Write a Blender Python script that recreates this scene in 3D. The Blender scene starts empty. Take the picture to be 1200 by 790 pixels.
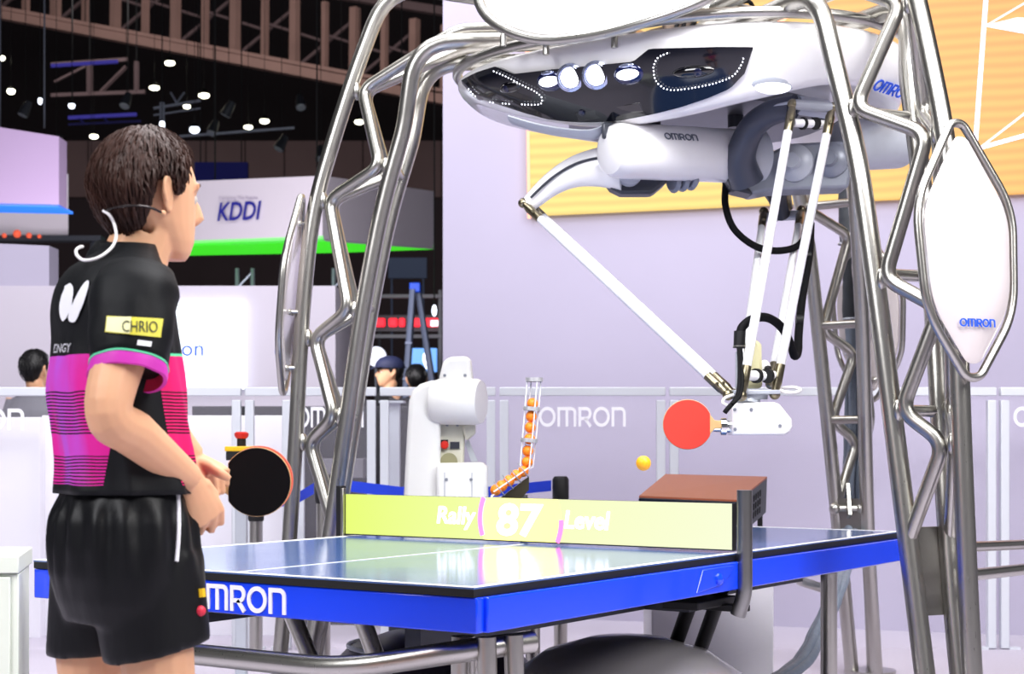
import bpy, bmesh, math, random
from math import sin, cos, pi, radians as RD, sqrt, atan2, exp
from mathutils import Vector as V, Matrix, noise
random.seed(7)
S = bpy.context.scene
COL = S.collection
# ---------------------------------------------------------------- camera
FPX, CX, CY = 1898.6, 600.0, 395.0          # focal length in pixels of the 1200x790 frame
HOR = 514.4                                  # horizon row
CAM = V((3.68, -3.0436, 1.103)); YAW = -0.5926
RT = V((cos(YAW), -sin(YAW), 0)); FW = V((sin(YAW), cos(YAW), 0)); UP = V((0, 0, 1))
cd = bpy.data.cameras.new('camera'); cam = bpy.data.objects.new('camera', cd); COL.objects.link(cam)
cam.location = CAM; cam.rotation_euler = (pi/2, 0, -YAW)
cd.sensor_width = 36; cd.lens = FPX/1200*36; cd.shift_y = (HOR-CY)/1200
cd.clip_end = 200; cd.clip_start = .05
cd.dof.use_dof = True; cd.dof.focus_distance = 4.6; cd.dof.aperture_fstop = 6.3
S.camera = cam
# ---------------------------------------------------------------- world, lights, exposure
w = bpy.data.worlds.new('world'); S.world = w; w.use_nodes = True
w.node_tree.nodes['Background'].inputs[0].default_value = (.80, .79, .86, 1)
w.node_tree.nodes['Background'].inputs[1].default_value = .17
S.view_settings.view_transform = 'Standard'; S.view_settings.look = 'None'
S.view_settings.gamma = 1; S.view_settings.exposure = 0.30; S.view_settings.use_curve_mapping = False
def W(lat, dep, z): return CAM*1 + RT*lat + FW*dep + UP*(z-CAM.z)
def P(px, py, d): return W((px-CX)/FPX*d, d, CAM.z+(HOR-py)/FPX*d)
def area(name, loc, target, sx, sy, power, col=(1, 1, 1)):
    l = bpy.data.lights.new(name, 'AREA'); l.shape = 'RECTANGLE'; l.size = sx; l.size_y = sy; l.energy = power; l.color = col
    o = bpy.data.objects.new(name, l); COL.objects.link(o); o.location = loc
    o.rotation_euler = (V(target)-V(loc)).to_track_quat('-Z', 'Y').to_euler(); return o
area('booth_light_overhead', W(.2, 5.2, 5.6), W(.2, 5.2, 0), 6, 3, 360, (1, .98, 1))
area('booth_light_right', W(4.2, 1.0, 5.0), W(.6, 6.0, 1.2), 2.6, 2.6, 300, (1, .98, .97))
area('booth_light_left', W(-3.6, .6, 4.6), W(-.2, 5.0, 1.2), 2.6, 2.6, 220, (.97, .97, 1))
fl = area('stage_light_front', W(.9, 2.4, 4.7), W(.2, 6.9, .9), 2.2, 1.2, 62, (1, .99, 1)); fl.data.spread = RD(110)
area('booth_light_back', W(1.2, 8.2, 5.2), W(1.8, 9.9, 1.0), 5, 1.0, 25, (.96, .95, 1))
area('hall_light_signs', W(-2.4, 12.6, 2.2), W(-2.2, 17, 3.4), 3, .6, 85, (1, .95, 1))
area('hall_lamps_wash', W(-4, 25, 8.5), W(-4, 36, 7.5), 12, 2, 190, (1, .95, .93))
area('hall_light_left', W(-2.6, 9.2, 5.5), W(-2.6, 11.5, 1.6), 5, 1.0, 110, (.98, .96, 1))
# ---------------------------------------------------------------- mesh helpers
ORG = {}
class MB:
    def __init__(s): s.v = []; s.f = []; s.m = []; s.mi = 0
    def add(s, vs, fs):
        b = len(s.v); s.v += [V(p) for p in vs]; s.f += [tuple(b+i for i in q) for q in fs]; s.m += [s.mi]*len(fs); return s
    def box(s, c, size, ax=None, taper=1.0):
        c = V(c); ax = ax or (V((1, 0, 0)), V((0, 1, 0)), V((0, 0, 1))); h = [V(a)*(q/2) for a, q in zip(ax, size)]
        vs = []
        for k in (-1, 1):
            t = 1 if k < 0 else taper
            for i, j in ((-1, -1), (1, -1), (1, 1), (-1, 1)): vs.append(c+h[0]*i*t+h[1]*j*t+h[2]*k)
        return s.add(vs, [(3, 2, 1, 0), (4, 5, 6, 7), (0, 1, 5, 4), (1, 2, 6, 5), (2, 3, 7, 6), (3, 0, 4, 7)])
    def loft(s, rings, cap=True, closed=True):
        n = len(rings[0]); vs = [p for r in rings for p in r]; fs = []
        for i in range(len(rings)-1):
            for j in range(n if closed else n-1):
                k = (j+1) % n; fs.append((i*n+j, i*n+k, (i+1)*n+k, (i+1)*n+j))
        if cap: fs.append(tuple(range(n))[::-1]); fs.append(tuple((len(rings)-1)*n+j for j in range(n)))
        return s.add(vs, fs)
    def tube(s, path, r, n=12, closed=False, flat=None):
        p = [V(q) for q in path]; m = len(p); rr = r if isinstance(r, (list, tuple)) else [r]*m
        tan = []
        for i in range(m):
            a = p[(i-1) % m] if closed or i > 0 else p[i]; b = p[(i+1) % m] if closed or i < m-1 else p[i]
            t = (b-a); tan.append(t.normalized() if t.length > 1e-9 else V((0, 0, 1)))
        nrm = tan[0].orthogonal().normalized() if flat is None else (V(flat)-tan[0]*V(flat).dot(tan[0])).normalized(); rings = []
        for i in range(m):
            nrm = (nrm-tan[i]*nrm.dot(tan[i])); nrm = nrm.normalized() if nrm.length > 1e-6 else tan[i].orthogonal().normalized()
            bn = tan[i].cross(nrm)
            q = rr[i]; ra, rb = q if isinstance(q, tuple) else (q, q)
            rings.append([p[i]+nrm*(ra*cos(2*pi*k/n))+bn*(rb*sin(2*pi*k/n)) for k in range(n)])
        if closed: rings.append(rings[0]); return s.loft(rings, cap=False)
        return s.loft(rings)
    def cyl(s, a, b, r, n=16, r2=None): return s.tube([a, b], [r, r if r2 is None else r2], n)
    def rev(s, prof, o, axis, n=24):
        o = V(o); a = V(axis).normalized(); u = a.orthogonal().normalized(); w_ = a.cross(u)
        return s.loft([[o+a*h+u*(max(r, 1e-4)*cos(2*pi*k/n))+w_*(max(r, 1e-4)*sin(2*pi*k/n)) for k in range(n)] for r, h in prof])
    def ell(s, c, rad, ax=None, nu=16, nv=10):
        c = V(c); ax = ax or (V((1, 0, 0)), V((0, 1, 0)), V((0, 0, 1))); rings = []
        for i in range(nv+1):
            t = -pi/2+pi*i/nv; cr = max(cos(t), .02)
            rings.append([c+ax[0]*(rad[0]*cr*cos(2*pi*k/nu))+ax[1]*(rad[1]*cr*sin(2*pi*k/nu))+ax[2]*(rad[2]*sin(t)) for k in range(nu)])
        return s.loft(rings)
    def prism(s, poly, off):
        off = V(off); a = [V(p) for p in poly]; n = len(a)
        return s.add(a+[p+off for p in a], [tuple(range(n))[::-1], tuple(range(n, 2*n))]+[(i, (i+1) % n, (i+1) % n+n, i+n) for i in range(n)])
    def ribbon(s, path, wd, g, closed=False, z0=0, z1=.004):
        m = len(path); rows = []
        for i in range(m):
            a = V(path[(i-1) % m]) if closed or i > 0 else V(path[i]); c = V(path[i]); b = V(path[(i+1) % m]) if closed or i < m-1 else V(path[i])
            d1 = (c-a); d2 = (b-c); d1 = d1.normalized() if d1.length > 1e-9 else d2.normalized(); d2 = d2.normalized() if d2.length > 1e-9 else d1
            n1 = V((-d1.y, d1.x)); n2 = V((-d2.y, d2.x)); nn = (n1+n2); nn = nn.normalized() if nn.length > 1e-6 else n1
            k = wd/2/max(.45, nn.dot(n1))
            rows.append([g(c.x+nn.x*k, c.y+nn.y*k, z0), g(c.x-nn.x*k, c.y-nn.y*k, z0), g(c.x-nn.x*k, c.y-nn.y*k, z1), g(c.x+nn.x*k, c.y+nn.y*k, z1)])
        if closed: rows.append(rows[0])
        return s.loft(rows, cap=not closed)
    def build(s, name, mat, parent=None, smooth=True, ang=38, bev=0, seg=2, label=None, sub=0, origin=None):
        o0 = origin if origin is not None else (ORG[parent.name] if parent is not None else V((0, 0, 0)))
        me = bpy.data.meshes.new(name); me.from_pydata([p-o0 for p in s.v], [], s.f)
        bm = bmesh.new(); bm.from_mesh(me); bmesh.ops.recalc_face_normals(bm, faces=bm.faces); bm.to_mesh(me); bm.free()
        mats = mat if isinstance(mat, (list, tuple)) else [mat]
        for q in mats: me.materials.append(q)
        if len(mats) > 1:
            for pl, k in zip(me.polygons, s.m): pl.material_index = k
        if smooth:
            for pl in me.polygons: pl.use_smooth = True
            me.set_sharp_from_angle(angle=RD(ang))
        o = bpy.data.objects.new(name, me); COL.objects.link(o)
        if parent is not None: o.parent = parent; ORG[o.name] = o0
        else: o.location = o0; ORG[o.name] = o0
        if bev:
            b = o.modifiers.new('bevel', 'BEVEL'); b.width = bev; b.segments = seg; b.limit_method = 'ANGLE'; b.angle_limit = RD(40)
        if sub:
            b = o.modifiers.new('subdivision', 'SUBSURF'); b.levels = sub; b.render_levels = sub
        if label: o['label'] = label
        return o
    def single(s, name, label, cat, mat, group=None, **k):
        lo = [min(p[i] for p in s.v) for i in range(3)]; hi = [max(p[i] for p in s.v) for i in range(3)]
        o = s.build(name, mat, None, origin=V(((lo[0]+hi[0])/2, (lo[1]+hi[1])/2, lo[2])), **k)
        o['label'] = label; o['category'] = cat
        if group: o['group'] = group
        return o
    def struct(s, name, mat, label=None, **k):
        o = s.build(name, mat, None, **k); o['kind'] = 'structure'
        if label: o['label'] = label
        return o
def thing(name, label, cat, loc, group=None, rz=0):
    o = bpy.data.objects.new(name, None); COL.objects.link(o); o.location = loc; o.rotation_euler = (0, 0, rz); o.empty_display_size = .1
    o['label'] = label; o['category'] = cat
    if group: o['group'] = group
    ORG[o.name] = V(loc); return o
def fillet(pts, r, seg=6, closed=False):
    p = [V(q) for q in pts]; n = len(p); out = []; rr = r if isinstance(r, (list, tuple)) else [r]*n
    for i in range(n):
        if not closed and i in (0, n-1): out.append(p[i]); continue
        a, b, c = p[i-1], p[i], p[(i+1) % n]; u = (a-b); v = (c-b); lu, lv = u.length, v.length; u.normalize(); v.normalize()
        d = min(rr[i], lu*.48, lv*.48); A, B = b+u*d, b+v*d
        for k in range(seg+1):
            t = k/seg; out.append(A*(1-t)**2+b*(2*t*(1-t))+B*t*t)
    return out
def spline(pts, n=8, closed=False):
    p = [V(q) for q in pts]; m = len(p); out = []
    g = (lambda i: p[i % m]) if closed else (lambda i: p[min(max(i, 0), m-1)])
    for i in range(m if closed else m-1):
        a, b, c, d = g(i-1), g(i), g(i+1), g(i+2)
        for k in range(n):
            t = k/n; out.append(.5*((2*b)+(c-a)*t+(2*a-5*b+4*c-d)*t*t+(3*b-a-3*c+d)*t**3))
    if not closed: out.append(p[-1])
    return out
def lerp(a, b, t): return a+(b-a)*t
def interp(x, xs, ys):
    if x <= xs[0]: return ys[0]
    for i in range(len(xs)-1):
        if x <= xs[i+1]: return lerp(ys[i], ys[i+1], (x-xs[i])/(xs[i+1]-xs[i]))
    return ys[-1]
def sm(t): t = min(max(t, 0), 1); return t*t*(3-2*t)
# ---------------------------------------------------------------- materials
def lin(c):
    if isinstance(c, str): c = tuple(int(c[i:i+2], 16)/255 for i in (0, 2, 4))
    return tuple(x/12.92 if x <= .04045 else ((x+.055)/1.055)**2.4 for x in c)
MATS = {}
def mat(name, col, rough=.5, metal=0, var=.04, vs=30, bump=0, bs=200, coat=0, trans=0, ior=1.45, emit=None, es=0, sheen=0, aniso=0, stretch=None, alpha=1, spec=.5, rvar=.0):
    if name in MATS: return MATS[name]
    m = bpy.data.materials.new(name); m.use_nodes = True; nt = m.node_tree; b = nt.nodes['Principled BSDF']; L = nt.links
    c = lin(col); b.inputs['Base Color'].default_value = (*c, 1); b.inputs['Roughness'].default_value = rough; b.inputs['Metallic'].default_value = metal
    b.inputs['Coat Weight'].default_value = coat; b.inputs['Coat Roughness'].default_value = .06; b.inputs['Transmission Weight'].default_value = trans
    b.inputs['IOR'].default_value = ior; b.inputs['Sheen Weight'].default_value = sheen; b.inputs['Anisotropic'].default_value = aniso
    b.inputs['Alpha'].default_value = alpha; b.inputs['Specular IOR Level'].default_value = spec
    if emit: b.inputs['Emission Color'].default_value = (*lin(emit), 1); b.inputs['Emission Strength'].default_value = es
    tc = nt.nodes.new('ShaderNodeTexCoord'); mp = nt.nodes.new('ShaderNodeMapping'); L.new(tc.outputs['Object'], mp.inputs[0])
    if stretch: mp.inputs['Scale'].default_value = stretch
    no = nt.nodes.new('ShaderNodeTexNoise'); no.inputs['Scale'].default_value = vs; no.inputs['Detail'].default_value = 3; L.new(mp.outputs[0], no.inputs['Vector'])
    if var:
        mx = nt.nodes.new('ShaderNodeMix'); mx.data_type = 'RGBA'; mx.inputs[6].default_value = (*[x*(1-var) for x in c], 1); mx.inputs[7].default_value = (*[min(1, x*(1+var)) for x in c], 1)
        L.new(no.outputs['Fac'], mx.inputs[0]); L.new(mx.outputs[2], b.inputs['Base Color'])
    if rvar:
        mr = nt.nodes.new('ShaderNodeMapRange'); mr.inputs[3].default_value = max(0, rough-rvar); mr.inputs[4].default_value = rough+rvar
        L.new(no.outputs['Fac'], mr.inputs[0]); L.new(mr.outputs[0], b.inputs['Roughness'])
    if bump:
        n2 = nt.nodes.new('ShaderNodeTexNoise'); n2.inputs['Scale'].default_value = bs; n2.inputs['Detail'].default_value = 4; L.new(mp.outputs[0], n2.inputs['Vector'])
        bp = nt.nodes.new('ShaderNodeBump'); bp.inputs['Strength'].default_value = bump; bp.inputs['Distance'].default_value = .01
        L.new(n2.outputs['Fac'], bp.inputs['Height']); L.new(bp.outputs[0], b.inputs['Normal'])
    MATS[name] = m; return m
M_steel = mat('brushed_stainless_steel', 'b8b6b0', .29, 1, .03, 40, stretch=(6, 6, .6), rvar=.04)
M_chrome = mat('polished_chrome', 'd8d8d8', .08, 1, .02)
M_brass = mat('nickel_bronze_joint', '8f8770', .3, 1, .08)
M_white = mat('white_gloss_plastic', 'f2f1f2', .22, 0, .015, coat=.4)
M_whitem = mat('white_painted_metal', 'eceaf0', .45, 0, .02)
M_rod = mat('white_rod_coating', 'f0f1f4', .3, 0, .02)
M_panel = mat('pearl_white_panel', 'cfc7c8', .18, 0, .02, 3, coat=.6)
M_blackg = mat('black_gloss_visor', '0a0c16', .12, 0, .05, coat=.5)
M_blackm = mat('black_matte_plastic', '101012', .55, 0, .1)
M_rubber = mat('black_rubber', '09090c', .75, 0, .1, bump=.1, bs=900, spec=.2)
M_dark = mat('charcoal_metal', '3a3d46', .4, .2, .08)
M_grey = mat('grey_cast_metal', '8b909c', .38, .25, .05)
M_greyl = mat('light_grey_metal', 'b9bec8', .4, .1, .04)
M_blue = mat('gloss_blue_apron', '1044f4', .16, 0, .03, 4, coat=.5)
M_bluet = mat('blue_lettering', '1d55d8', .4)
M_whitel = mat('white_lettering', 'f4f4fa', .5)
M_lavw = mat('lavender_white_wall', 'aea8be', .65, 0, .02, 2)
M_clear = mat('clear_acrylic', 'ffffff', .05, 0, 0, trans=1, ior=1.2)
M_red = mat('red_rubber', 'e8392c', .55, 0, .04, bump=.05, bs=900)
M_wood = mat('pale_wood', 'd9b27a', .5, 0, .15, 20, stretch=(1, 8, 1))
M_orange = mat('orange_ball_celluloid', 'ff8a1c', .4, 0, .03)
def emis(name, col, st):
    return mat(name, col, .5, 0, 0, emit=col, es=st)
# ---------------------------------------------------------------- lettering
def logo(mb, g, h, z1=.004, gap=.14):
    """the five-letter wordmark with round O and arched m / n; g maps (x, y, z) to space"""
    x = 0; w_ = .17
    def arc(cx_, cy_, rx, ry, a0, a1, n=10): return [(cx_+rx*cos(RD(lerp(a0, a1, i/n))), cy_+ry*sin(RD(lerp(a0, a1, i/n)))) for i in range(n+1)]
    def st(path, closed=False): mb.ribbon([((x+a)*h, b*h) for a, b in path], w_*h, g, closed, 0, z1)
    def O():
        st([(.5+.44*cos(2*pi*k/28), .5+.43*sin(2*pi*k/28)) for k in range(28)], True)
    O(); x += 1+gap
    st([(.08, 0), (.08, .915)]+arc(.88, .70, .22, .215, 90, 0)+[(1.10, 0)]); st([(.59, 0), (.59, .84)]); x += 1.18+gap
    st([(.08, 0), (.08, .915)]+arc(.48, .665, .25, .25, 90, -90)+[(.16, .415)]); st([(.40, .42), (.76, 0.0)]); x += .80+gap
    O(); x += 1+gap
    st([(.08, 0), (.08, .915)]+arc(.56, .68, .24, .235, 90, 0)+[(.80, 0)]); x += .88
    return x*h
def planeg(o, u, v, n): o, u, v, n = V(o), V(u).normalized(), V(v).normalized(), V(n).normalized(); return lambda x, y, z: o+u*x+v*y+n*z
def text_mb(txt, g, size, ex=.002, shear=0, bold=0, align='LEFT'):
    c = bpy.data.curves.new('tmp', 'FONT'); c.body = txt; c.size = size; c.extrude = ex/2; c.shear = shear; c.offset = bold; c.align_x = align; c.resolution_u = 3
    o = bpy.data.objects.new('tmp', c); COL.objects.link(o); dg = bpy.context.evaluated_depsgraph_get(); me = bpy.data.meshes.new_from_object(o.evaluated_get(dg))
    mb = MB(); mb.add([g(p.co.x, p.co.y, p.co.z+ex/2) for p in me.vertices], [tuple(q.vertices) for q in me.polygons])
    bpy.data.objects.remove(o); bpy.data.curves.remove(c); bpy.data.meshes.remove(me); return mb
def remesh(mb, vox, smooth_it=3, fac=.5):
    me = bpy.data.meshes.new('tmp'); me.from_pydata(mb.v, [], mb.f); bm = bmesh.new(); bm.from_mesh(me); bmesh.ops.recalc_face_normals(bm, faces=bm.faces); bm.to_mesh(me); bm.free()
    o = bpy.data.objects.new('tmp', me); COL.objects.link(o); r = o.modifiers.new('r', 'REMESH'); r.mode = 'VOXEL'; r.voxel_size = vox
    if smooth_it: s_ = o.modifiers.new('s', 'SMOOTH'); s_.iterations = smooth_it; s_.factor = fac
    dg = bpy.context.evaluated_depsgraph_get(); m2 = bpy.data.meshes.new_from_object(o.evaluated_get(dg))
    out = MB(); out.add([p.co.copy() for p in m2.vertices], [tuple(q.vertices) for q in m2.polygons])
    bpy.data.objects.remove(o); bpy.data.meshes.remove(me); bpy.data.meshes.remove(m2); return out
# ================================================================ the setting
M_floor = mat('pale_grey_carpet', 'c2bccb', .9, 0, .08, 60, bump=.2, bs=400)
MB().box((0, 8, -.05), (70, 90, .1)).struct('floor', M_floor, smooth=False)
def wdep(k): return 10.035/(1+.329*k)
def wallp(px, z, off=0):
    k = (px-CX)/FPX; d = wdep(k); p = W(k*d, d, z); return p-WN*off
WD = (W(2.87, 9.09, 0)-W(.105, 10, 0)).normalized(); WN = V((-WD.y, WD.x, 0))      # along the wall, away from the camera
if WN.dot(FW) < 0: WN = -WN
def wallbox(mb, px0, px1, z0, z1, off0, off1):
    a, b = wallp(px0, z0), wallp(px1, z0)
    mb.prism([a-WN*off0, b-WN*off0, b-WN*off1, a-WN*off1], (0, 0, z1-z0)); return mb
mb = MB(); wallbox(mb, 519, 1560, 0, 6.2, 0, -.35); mb.struct('wall_back', M_lavw, 'lavender white booth wall behind the robot', smooth=False)
# --- LED display on the wall
def led_material():
    m = bpy.data.materials.new('led_wall_display'); m.use_nodes = True; nt = m.node_tree; L = nt.links; b = nt.nodes['Principled BSDF']
    b.inputs['Base Color'].default_value = (.02, .02, .02, 1); b.inputs['Roughness'].default_value = .5
    tc = nt.nodes.new('ShaderNodeTexCoord'); sp = nt.nodes.new('ShaderNodeSeparateXYZ'); L.new(tc.outputs['Generated'], sp.inputs[0])
    ad = nt.nodes.new('ShaderNodeMath'); ad.operation = 'MULTIPLY_ADD'; ad.inputs[1].default_value = .55; L.new(sp.outputs['Z'], ad.inputs[0])
    mx = nt.nodes.new('ShaderNodeMath'); mx.operation = 'MULTIPLY'; mx.inputs[1].default_value = .9; L.new(sp.outputs['X'], mx.inputs[0]); L.new(mx.outputs[0], ad.inputs[2])
    cr = nt.nodes.new('ShaderNodeValToRGB'); L.new(ad.outputs[0], cr.inputs[0]); e = cr.color_ramp.elements
    e[0].position = .02; e[0].color = (*lin('ffdd7c'), 1); e[1].position = 1.0; e[1].color = (*lin('f79a3c'), 1); n = e.new(.35); n.color = (*lin('ffd26a'), 1); n = e.new(.62); n.color = (*lin('fcb658'), 1)
    wv = nt.nodes.new('ShaderNodeTexWave'); wv.bands_direction = 'Z'; wv.inputs['Scale'].default_value = 5.2; wv.inputs['Distortion'].default_value = .6; wv.inputs['Detail'].default_value = 0; L.new(tc.outputs['Object'], wv.inputs[0])
    mr = nt.nodes.new('ShaderNodeMapRange'); mr.inputs[3].default_value = .80; mr.inputs[4].default_value = 1.0; L.new(wv.outputs['Fac'], mr.inputs[0])
    ml = nt.nodes.new('ShaderNodeMix'); ml.data_type = 'RGBA'; ml.blend_type = 'MULTIPLY'; ml.inputs[0].default_value = 1; L.new(cr.outputs[0], ml.inputs[6]); L.new(mr.outputs[0], ml.inputs[7])
    L.new(ml.outputs[2], b.inputs['Emission Color']); b.inputs['Emission Strength'].default_value = .95; return m
scr = thing('display_screen', 'large orange and yellow LED display high on the booth wall', 'screen', wallp(900, 2.47, .02))
mb = MB(); wallbox(mb, 622, 1540, 2.475, 5.9, .06, .004); mb.build('screen_face', led_material(), scr, smooth=False)
M_pk = emis('pink_white_screen_line', 'f8dcf8', .9); M_pk2 = emis('pink_screen_shape', 'fbc0c4', .9); M_mint = emis('mint_screen_shape', '8fe6c8', .8); M_edge = emis('coral_screen_edge', 'ff9a7a', .85)
def onscreen(px, py, off=.066):
    k = (px-CX)/FPX; d = wdep(k); return P(px, py, d)-WN*off
def sline(pts, wd, m, name='graphic_line'):
    mb = MB()
    for a, b in zip(pts[:-1], pts[1:]):
        A, B = onscreen(*a), onscreen(*b); t = (B-A).normalized(); n = t.cross(WN).normalized()*wd/2
        mb.prism([A-n, A+n, B+n, B-n], -WN*.004)
    return mb.build(name, m, scr, smooth=False)
sline([(1159, -40), (1143, 180)], .024, M_pk); sline([(1141, 178), (1260, 145)], .022, M_pk); sline([(1146, 178), (1215, 125)], .012, M_pk2); sline([(1157, 33), (1210, 2)], .01, M_pk2); sline([(1157, 33), (1240, 48)], .016, M_pk)
mb = MB(); mb.prism([onscreen(1159, 32), onscreen(1192, 24), onscreen(1240, 26), onscreen(1240, 44)], -WN*.003); mb.build('graphic_shape', M_pk2, scr, smooth=False)
mb = MB(); mb.prism([onscreen(838, -10), onscreen(862, -10), onscreen(846, 6)], -WN*.003); mb.build('graphic_shape', M_mint, scr, smooth=False)
mb = MB(); mb.prism([onscreen(884, 22), onscreen(916, 0), onscreen(940, 8), onscreen(920, 30)], -WN*.003); mb.build('graphic_shape', M_edge, scr, smooth=False)
sline([(624, 258), (620.5, -40)], .02, M_edge)
# ---------------------------------------------------------------- barrier fence with acrylic panes
DF = 8.5; ZR = CAM.z+(HOR-459)/FPX*DF
M_pane = mat('frosted_acrylic_pane', 'e6e2f0', .12, 0, 0, alpha=.06, coat=0)
M_frame = mat('white_aluminium_frame', 'd2d6de', .4, .1, .02)
def fence_panel(px0, px1, label, word=None, wpx=None, pane=M_pane):
    a = W((px0-CX)/FPX*DF, DF, 0); b = W((px1-CX)/FPX*DF, DF, 0); t = thing('safety_barrier', label, 'barrier', (a+b)/2, 'white framed barrier panels')
    ln = (b-a).length; ax = (RT, FW, UP); c = (a+b)/2
    MB().box(c+UP*(ZR), (ln-.012, .045, .045), ax).build('top_rail', M_frame, t, bev=.004)
    for q, s_ in ((a, 1), (b, -1)):
        MB().box(q+RT*(.03*s_)+UP*(ZR/2-.02), (.045, .045, ZR-.05), ax).build('post', M_frame, t, bev=.004)
        MB().box(q+RT*(.08*s_)+UP*.006, (.06, .06, .012), ax).build('foot_plate', M_frame, t)
    MB().box(c+UP*((ZR-.03)/2+.003), (ln-.11, .006, ZR-.035), ax).build('acrylic_pane', pane, t, smooth=False)
    if word:
        g = planeg(P(wpx[0], wpx[2], DF-.006), RT, UP, -FW); mb = MB(); h = (wpx[2]-wpx[1])/FPX*DF
        x = logo(mb, g, h); k = (wpx[3]-wpx[0])/FPX*DF/x
        mb.v = [P(wpx[0], wpx[2], DF-.006)+RT*((p-P(wpx[0], wpx[2], DF)).dot(RT)*k)+UP*((p-P(wpx[0], wpx[2], DF)).dot(UP))-FW*((P(wpx[0], wpx[2], DF)-p).dot(FW)) for p in mb.v]
        mb.build('lettering', M_whitel, t, smooth=False)
fence_panel(-170, 95, 'white framed barrier pane at the far left edge', True, (-88, 479, 504, 28))
fence_panel(97, 284, 'white framed barrier pane behind the player')
fence_panel(286, 343, 'narrow white framed barrier pane beside the emergency stop post')
fence_panel(345, 442, 'white framed barrier pane behind the left robot leg', True, (348, 477, 501, 426))
fence_panel(444, 582, 'white framed barrier pane behind the white robot arm')
fence_panel(584, 781, 'white framed barrier pane lettered behind the ball feeder', True, (632, 477, 500, 733))
fence_panel(783, 1168, 'wide white framed barrier pane behind the red paddle')
fence_panel(1170, 1330, 'white framed barrier pane at the right edge of the picture', True, (1188, 477, 500, 1290))
# ---------------------------------------------------------------- far hall on the left
M_hall = mat('dark_hall_wall', '3a2f32', .9, 0, .25, .6)
M_hallp = mat('brown_hall_cladding', '7c6665', .9, 0, .15, .8)
M_hroof = mat('black_hall_roof', '261f22', .95, 0, .1)
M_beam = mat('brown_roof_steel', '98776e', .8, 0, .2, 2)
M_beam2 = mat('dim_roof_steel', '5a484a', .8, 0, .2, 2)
def fbox(mb, x0, x1, y0, y1, d, th, d2=None):
    d2 = d if d2 is None else d2
    a, b, c, e = P(x0, y1, d), P(x1, y1, d2), P(x1, y0, d2), P(x0, y0, d); mb.prism([a, b, c, e], FW*th); return mb
mb = MB(); fbox(mb, -500, 1300, 232, 545, 36, .4); mb.struct('wall_far', M_hall, 'dark far wall of the exhibition hall', smooth=False)
mb = MB(); fbox(mb, -500, 1300, -320, 234, 38, .4); mb.struct('wall_upper', M_hroof, 'black upper end wall of the hall', smooth=False)
for i, x in enumerate(range(-80, 700, 46)):
    mb = MB(); fbox(mb, x, x+44.5, 165, 231, 35.9, .08); o = mb.build('cladding_panel', M_hallp, bpy.data.objects['wall_upper'], smooth=False)
mb = MB(); mb.box(W(-10, 20, 14), (80, 60, .2), (RT, FW, UP)); mb.struct('ceiling', M_hroof, 'black ceiling of the exhibition hall', smooth=False)
# roof girder running across the upper left
gd = thing('roof_girder', 'brown lattice roof girder slanting across the dark ceiling', 'girder', P(200, 60, 30))
def bar(pts, wd, name, m, par, d=30, n=4):
    mb = MB(); mb.tube([P(x, y, d) for x, y in pts], wd/FPX*d/2*1.2, n); return mb.build(name, m, par, smooth=False)
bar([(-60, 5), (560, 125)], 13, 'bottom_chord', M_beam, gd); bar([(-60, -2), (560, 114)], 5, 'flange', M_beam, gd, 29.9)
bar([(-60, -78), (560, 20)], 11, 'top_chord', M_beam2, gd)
for i in range(17):
    x = -40+i*35; y = 5+120*(x+60)/620
    bar([(x, y), (x+1, y-88)], 11 if i % 2 else 8, 'vertical_strut', M_beam, gd, 30.1)
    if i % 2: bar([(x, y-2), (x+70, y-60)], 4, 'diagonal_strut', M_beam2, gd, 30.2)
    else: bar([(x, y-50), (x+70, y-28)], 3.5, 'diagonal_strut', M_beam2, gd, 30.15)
g2 = thing('lighting_truss', 'dim lighting truss hanging under the roof girder', 'truss', P(120, 100, 27))
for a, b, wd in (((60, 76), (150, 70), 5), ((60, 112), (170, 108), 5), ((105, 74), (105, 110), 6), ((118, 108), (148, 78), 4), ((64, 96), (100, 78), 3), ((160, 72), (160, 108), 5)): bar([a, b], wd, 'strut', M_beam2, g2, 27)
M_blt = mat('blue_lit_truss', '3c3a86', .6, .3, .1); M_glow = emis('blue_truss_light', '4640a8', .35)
g3 = thing('blue_lighting_truss', 'blue lit lighting truss near the player hair', 'truss', P(150, 135, 25))
for a, b, wd in (((80, 138), (160, 134), 4), ((80, 146), (165, 142), 2.5), ((60, 77), (138, 72), 4), ((92, 138), (100, 146), 2), ((120, 136), (128, 145), 2)): bar([a, b], wd, 'strut', M_glow if wd == 4 else M_blt, g3, 25)
M_bright = mat('silver_truss_tube', 'a9aec0', .4, .6, .05)
g4 = thing('spotlight_truss', 'silver spotlight truss above the player head', 'truss', P(200, 130, 22))
for a, b, wd in (((180, 127), (235, 118), 3), ((180, 135), (235, 127), 2), ((200, 108), (208, 122), 2), ((216, 108), (206, 122), 2), ((190, 120), (190, 152), 5), ((210, 160), (345, 150), 3), ((275, 155), (318, 152), 3)): bar([a, b], wd, 'tube', M_bright, g4, 22)
M_lamp = emis('hall_lamp_glow', 'fffbe0', 6); M_lampw = emis('spot_lamp_glow', 'e8efff', 3)
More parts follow.
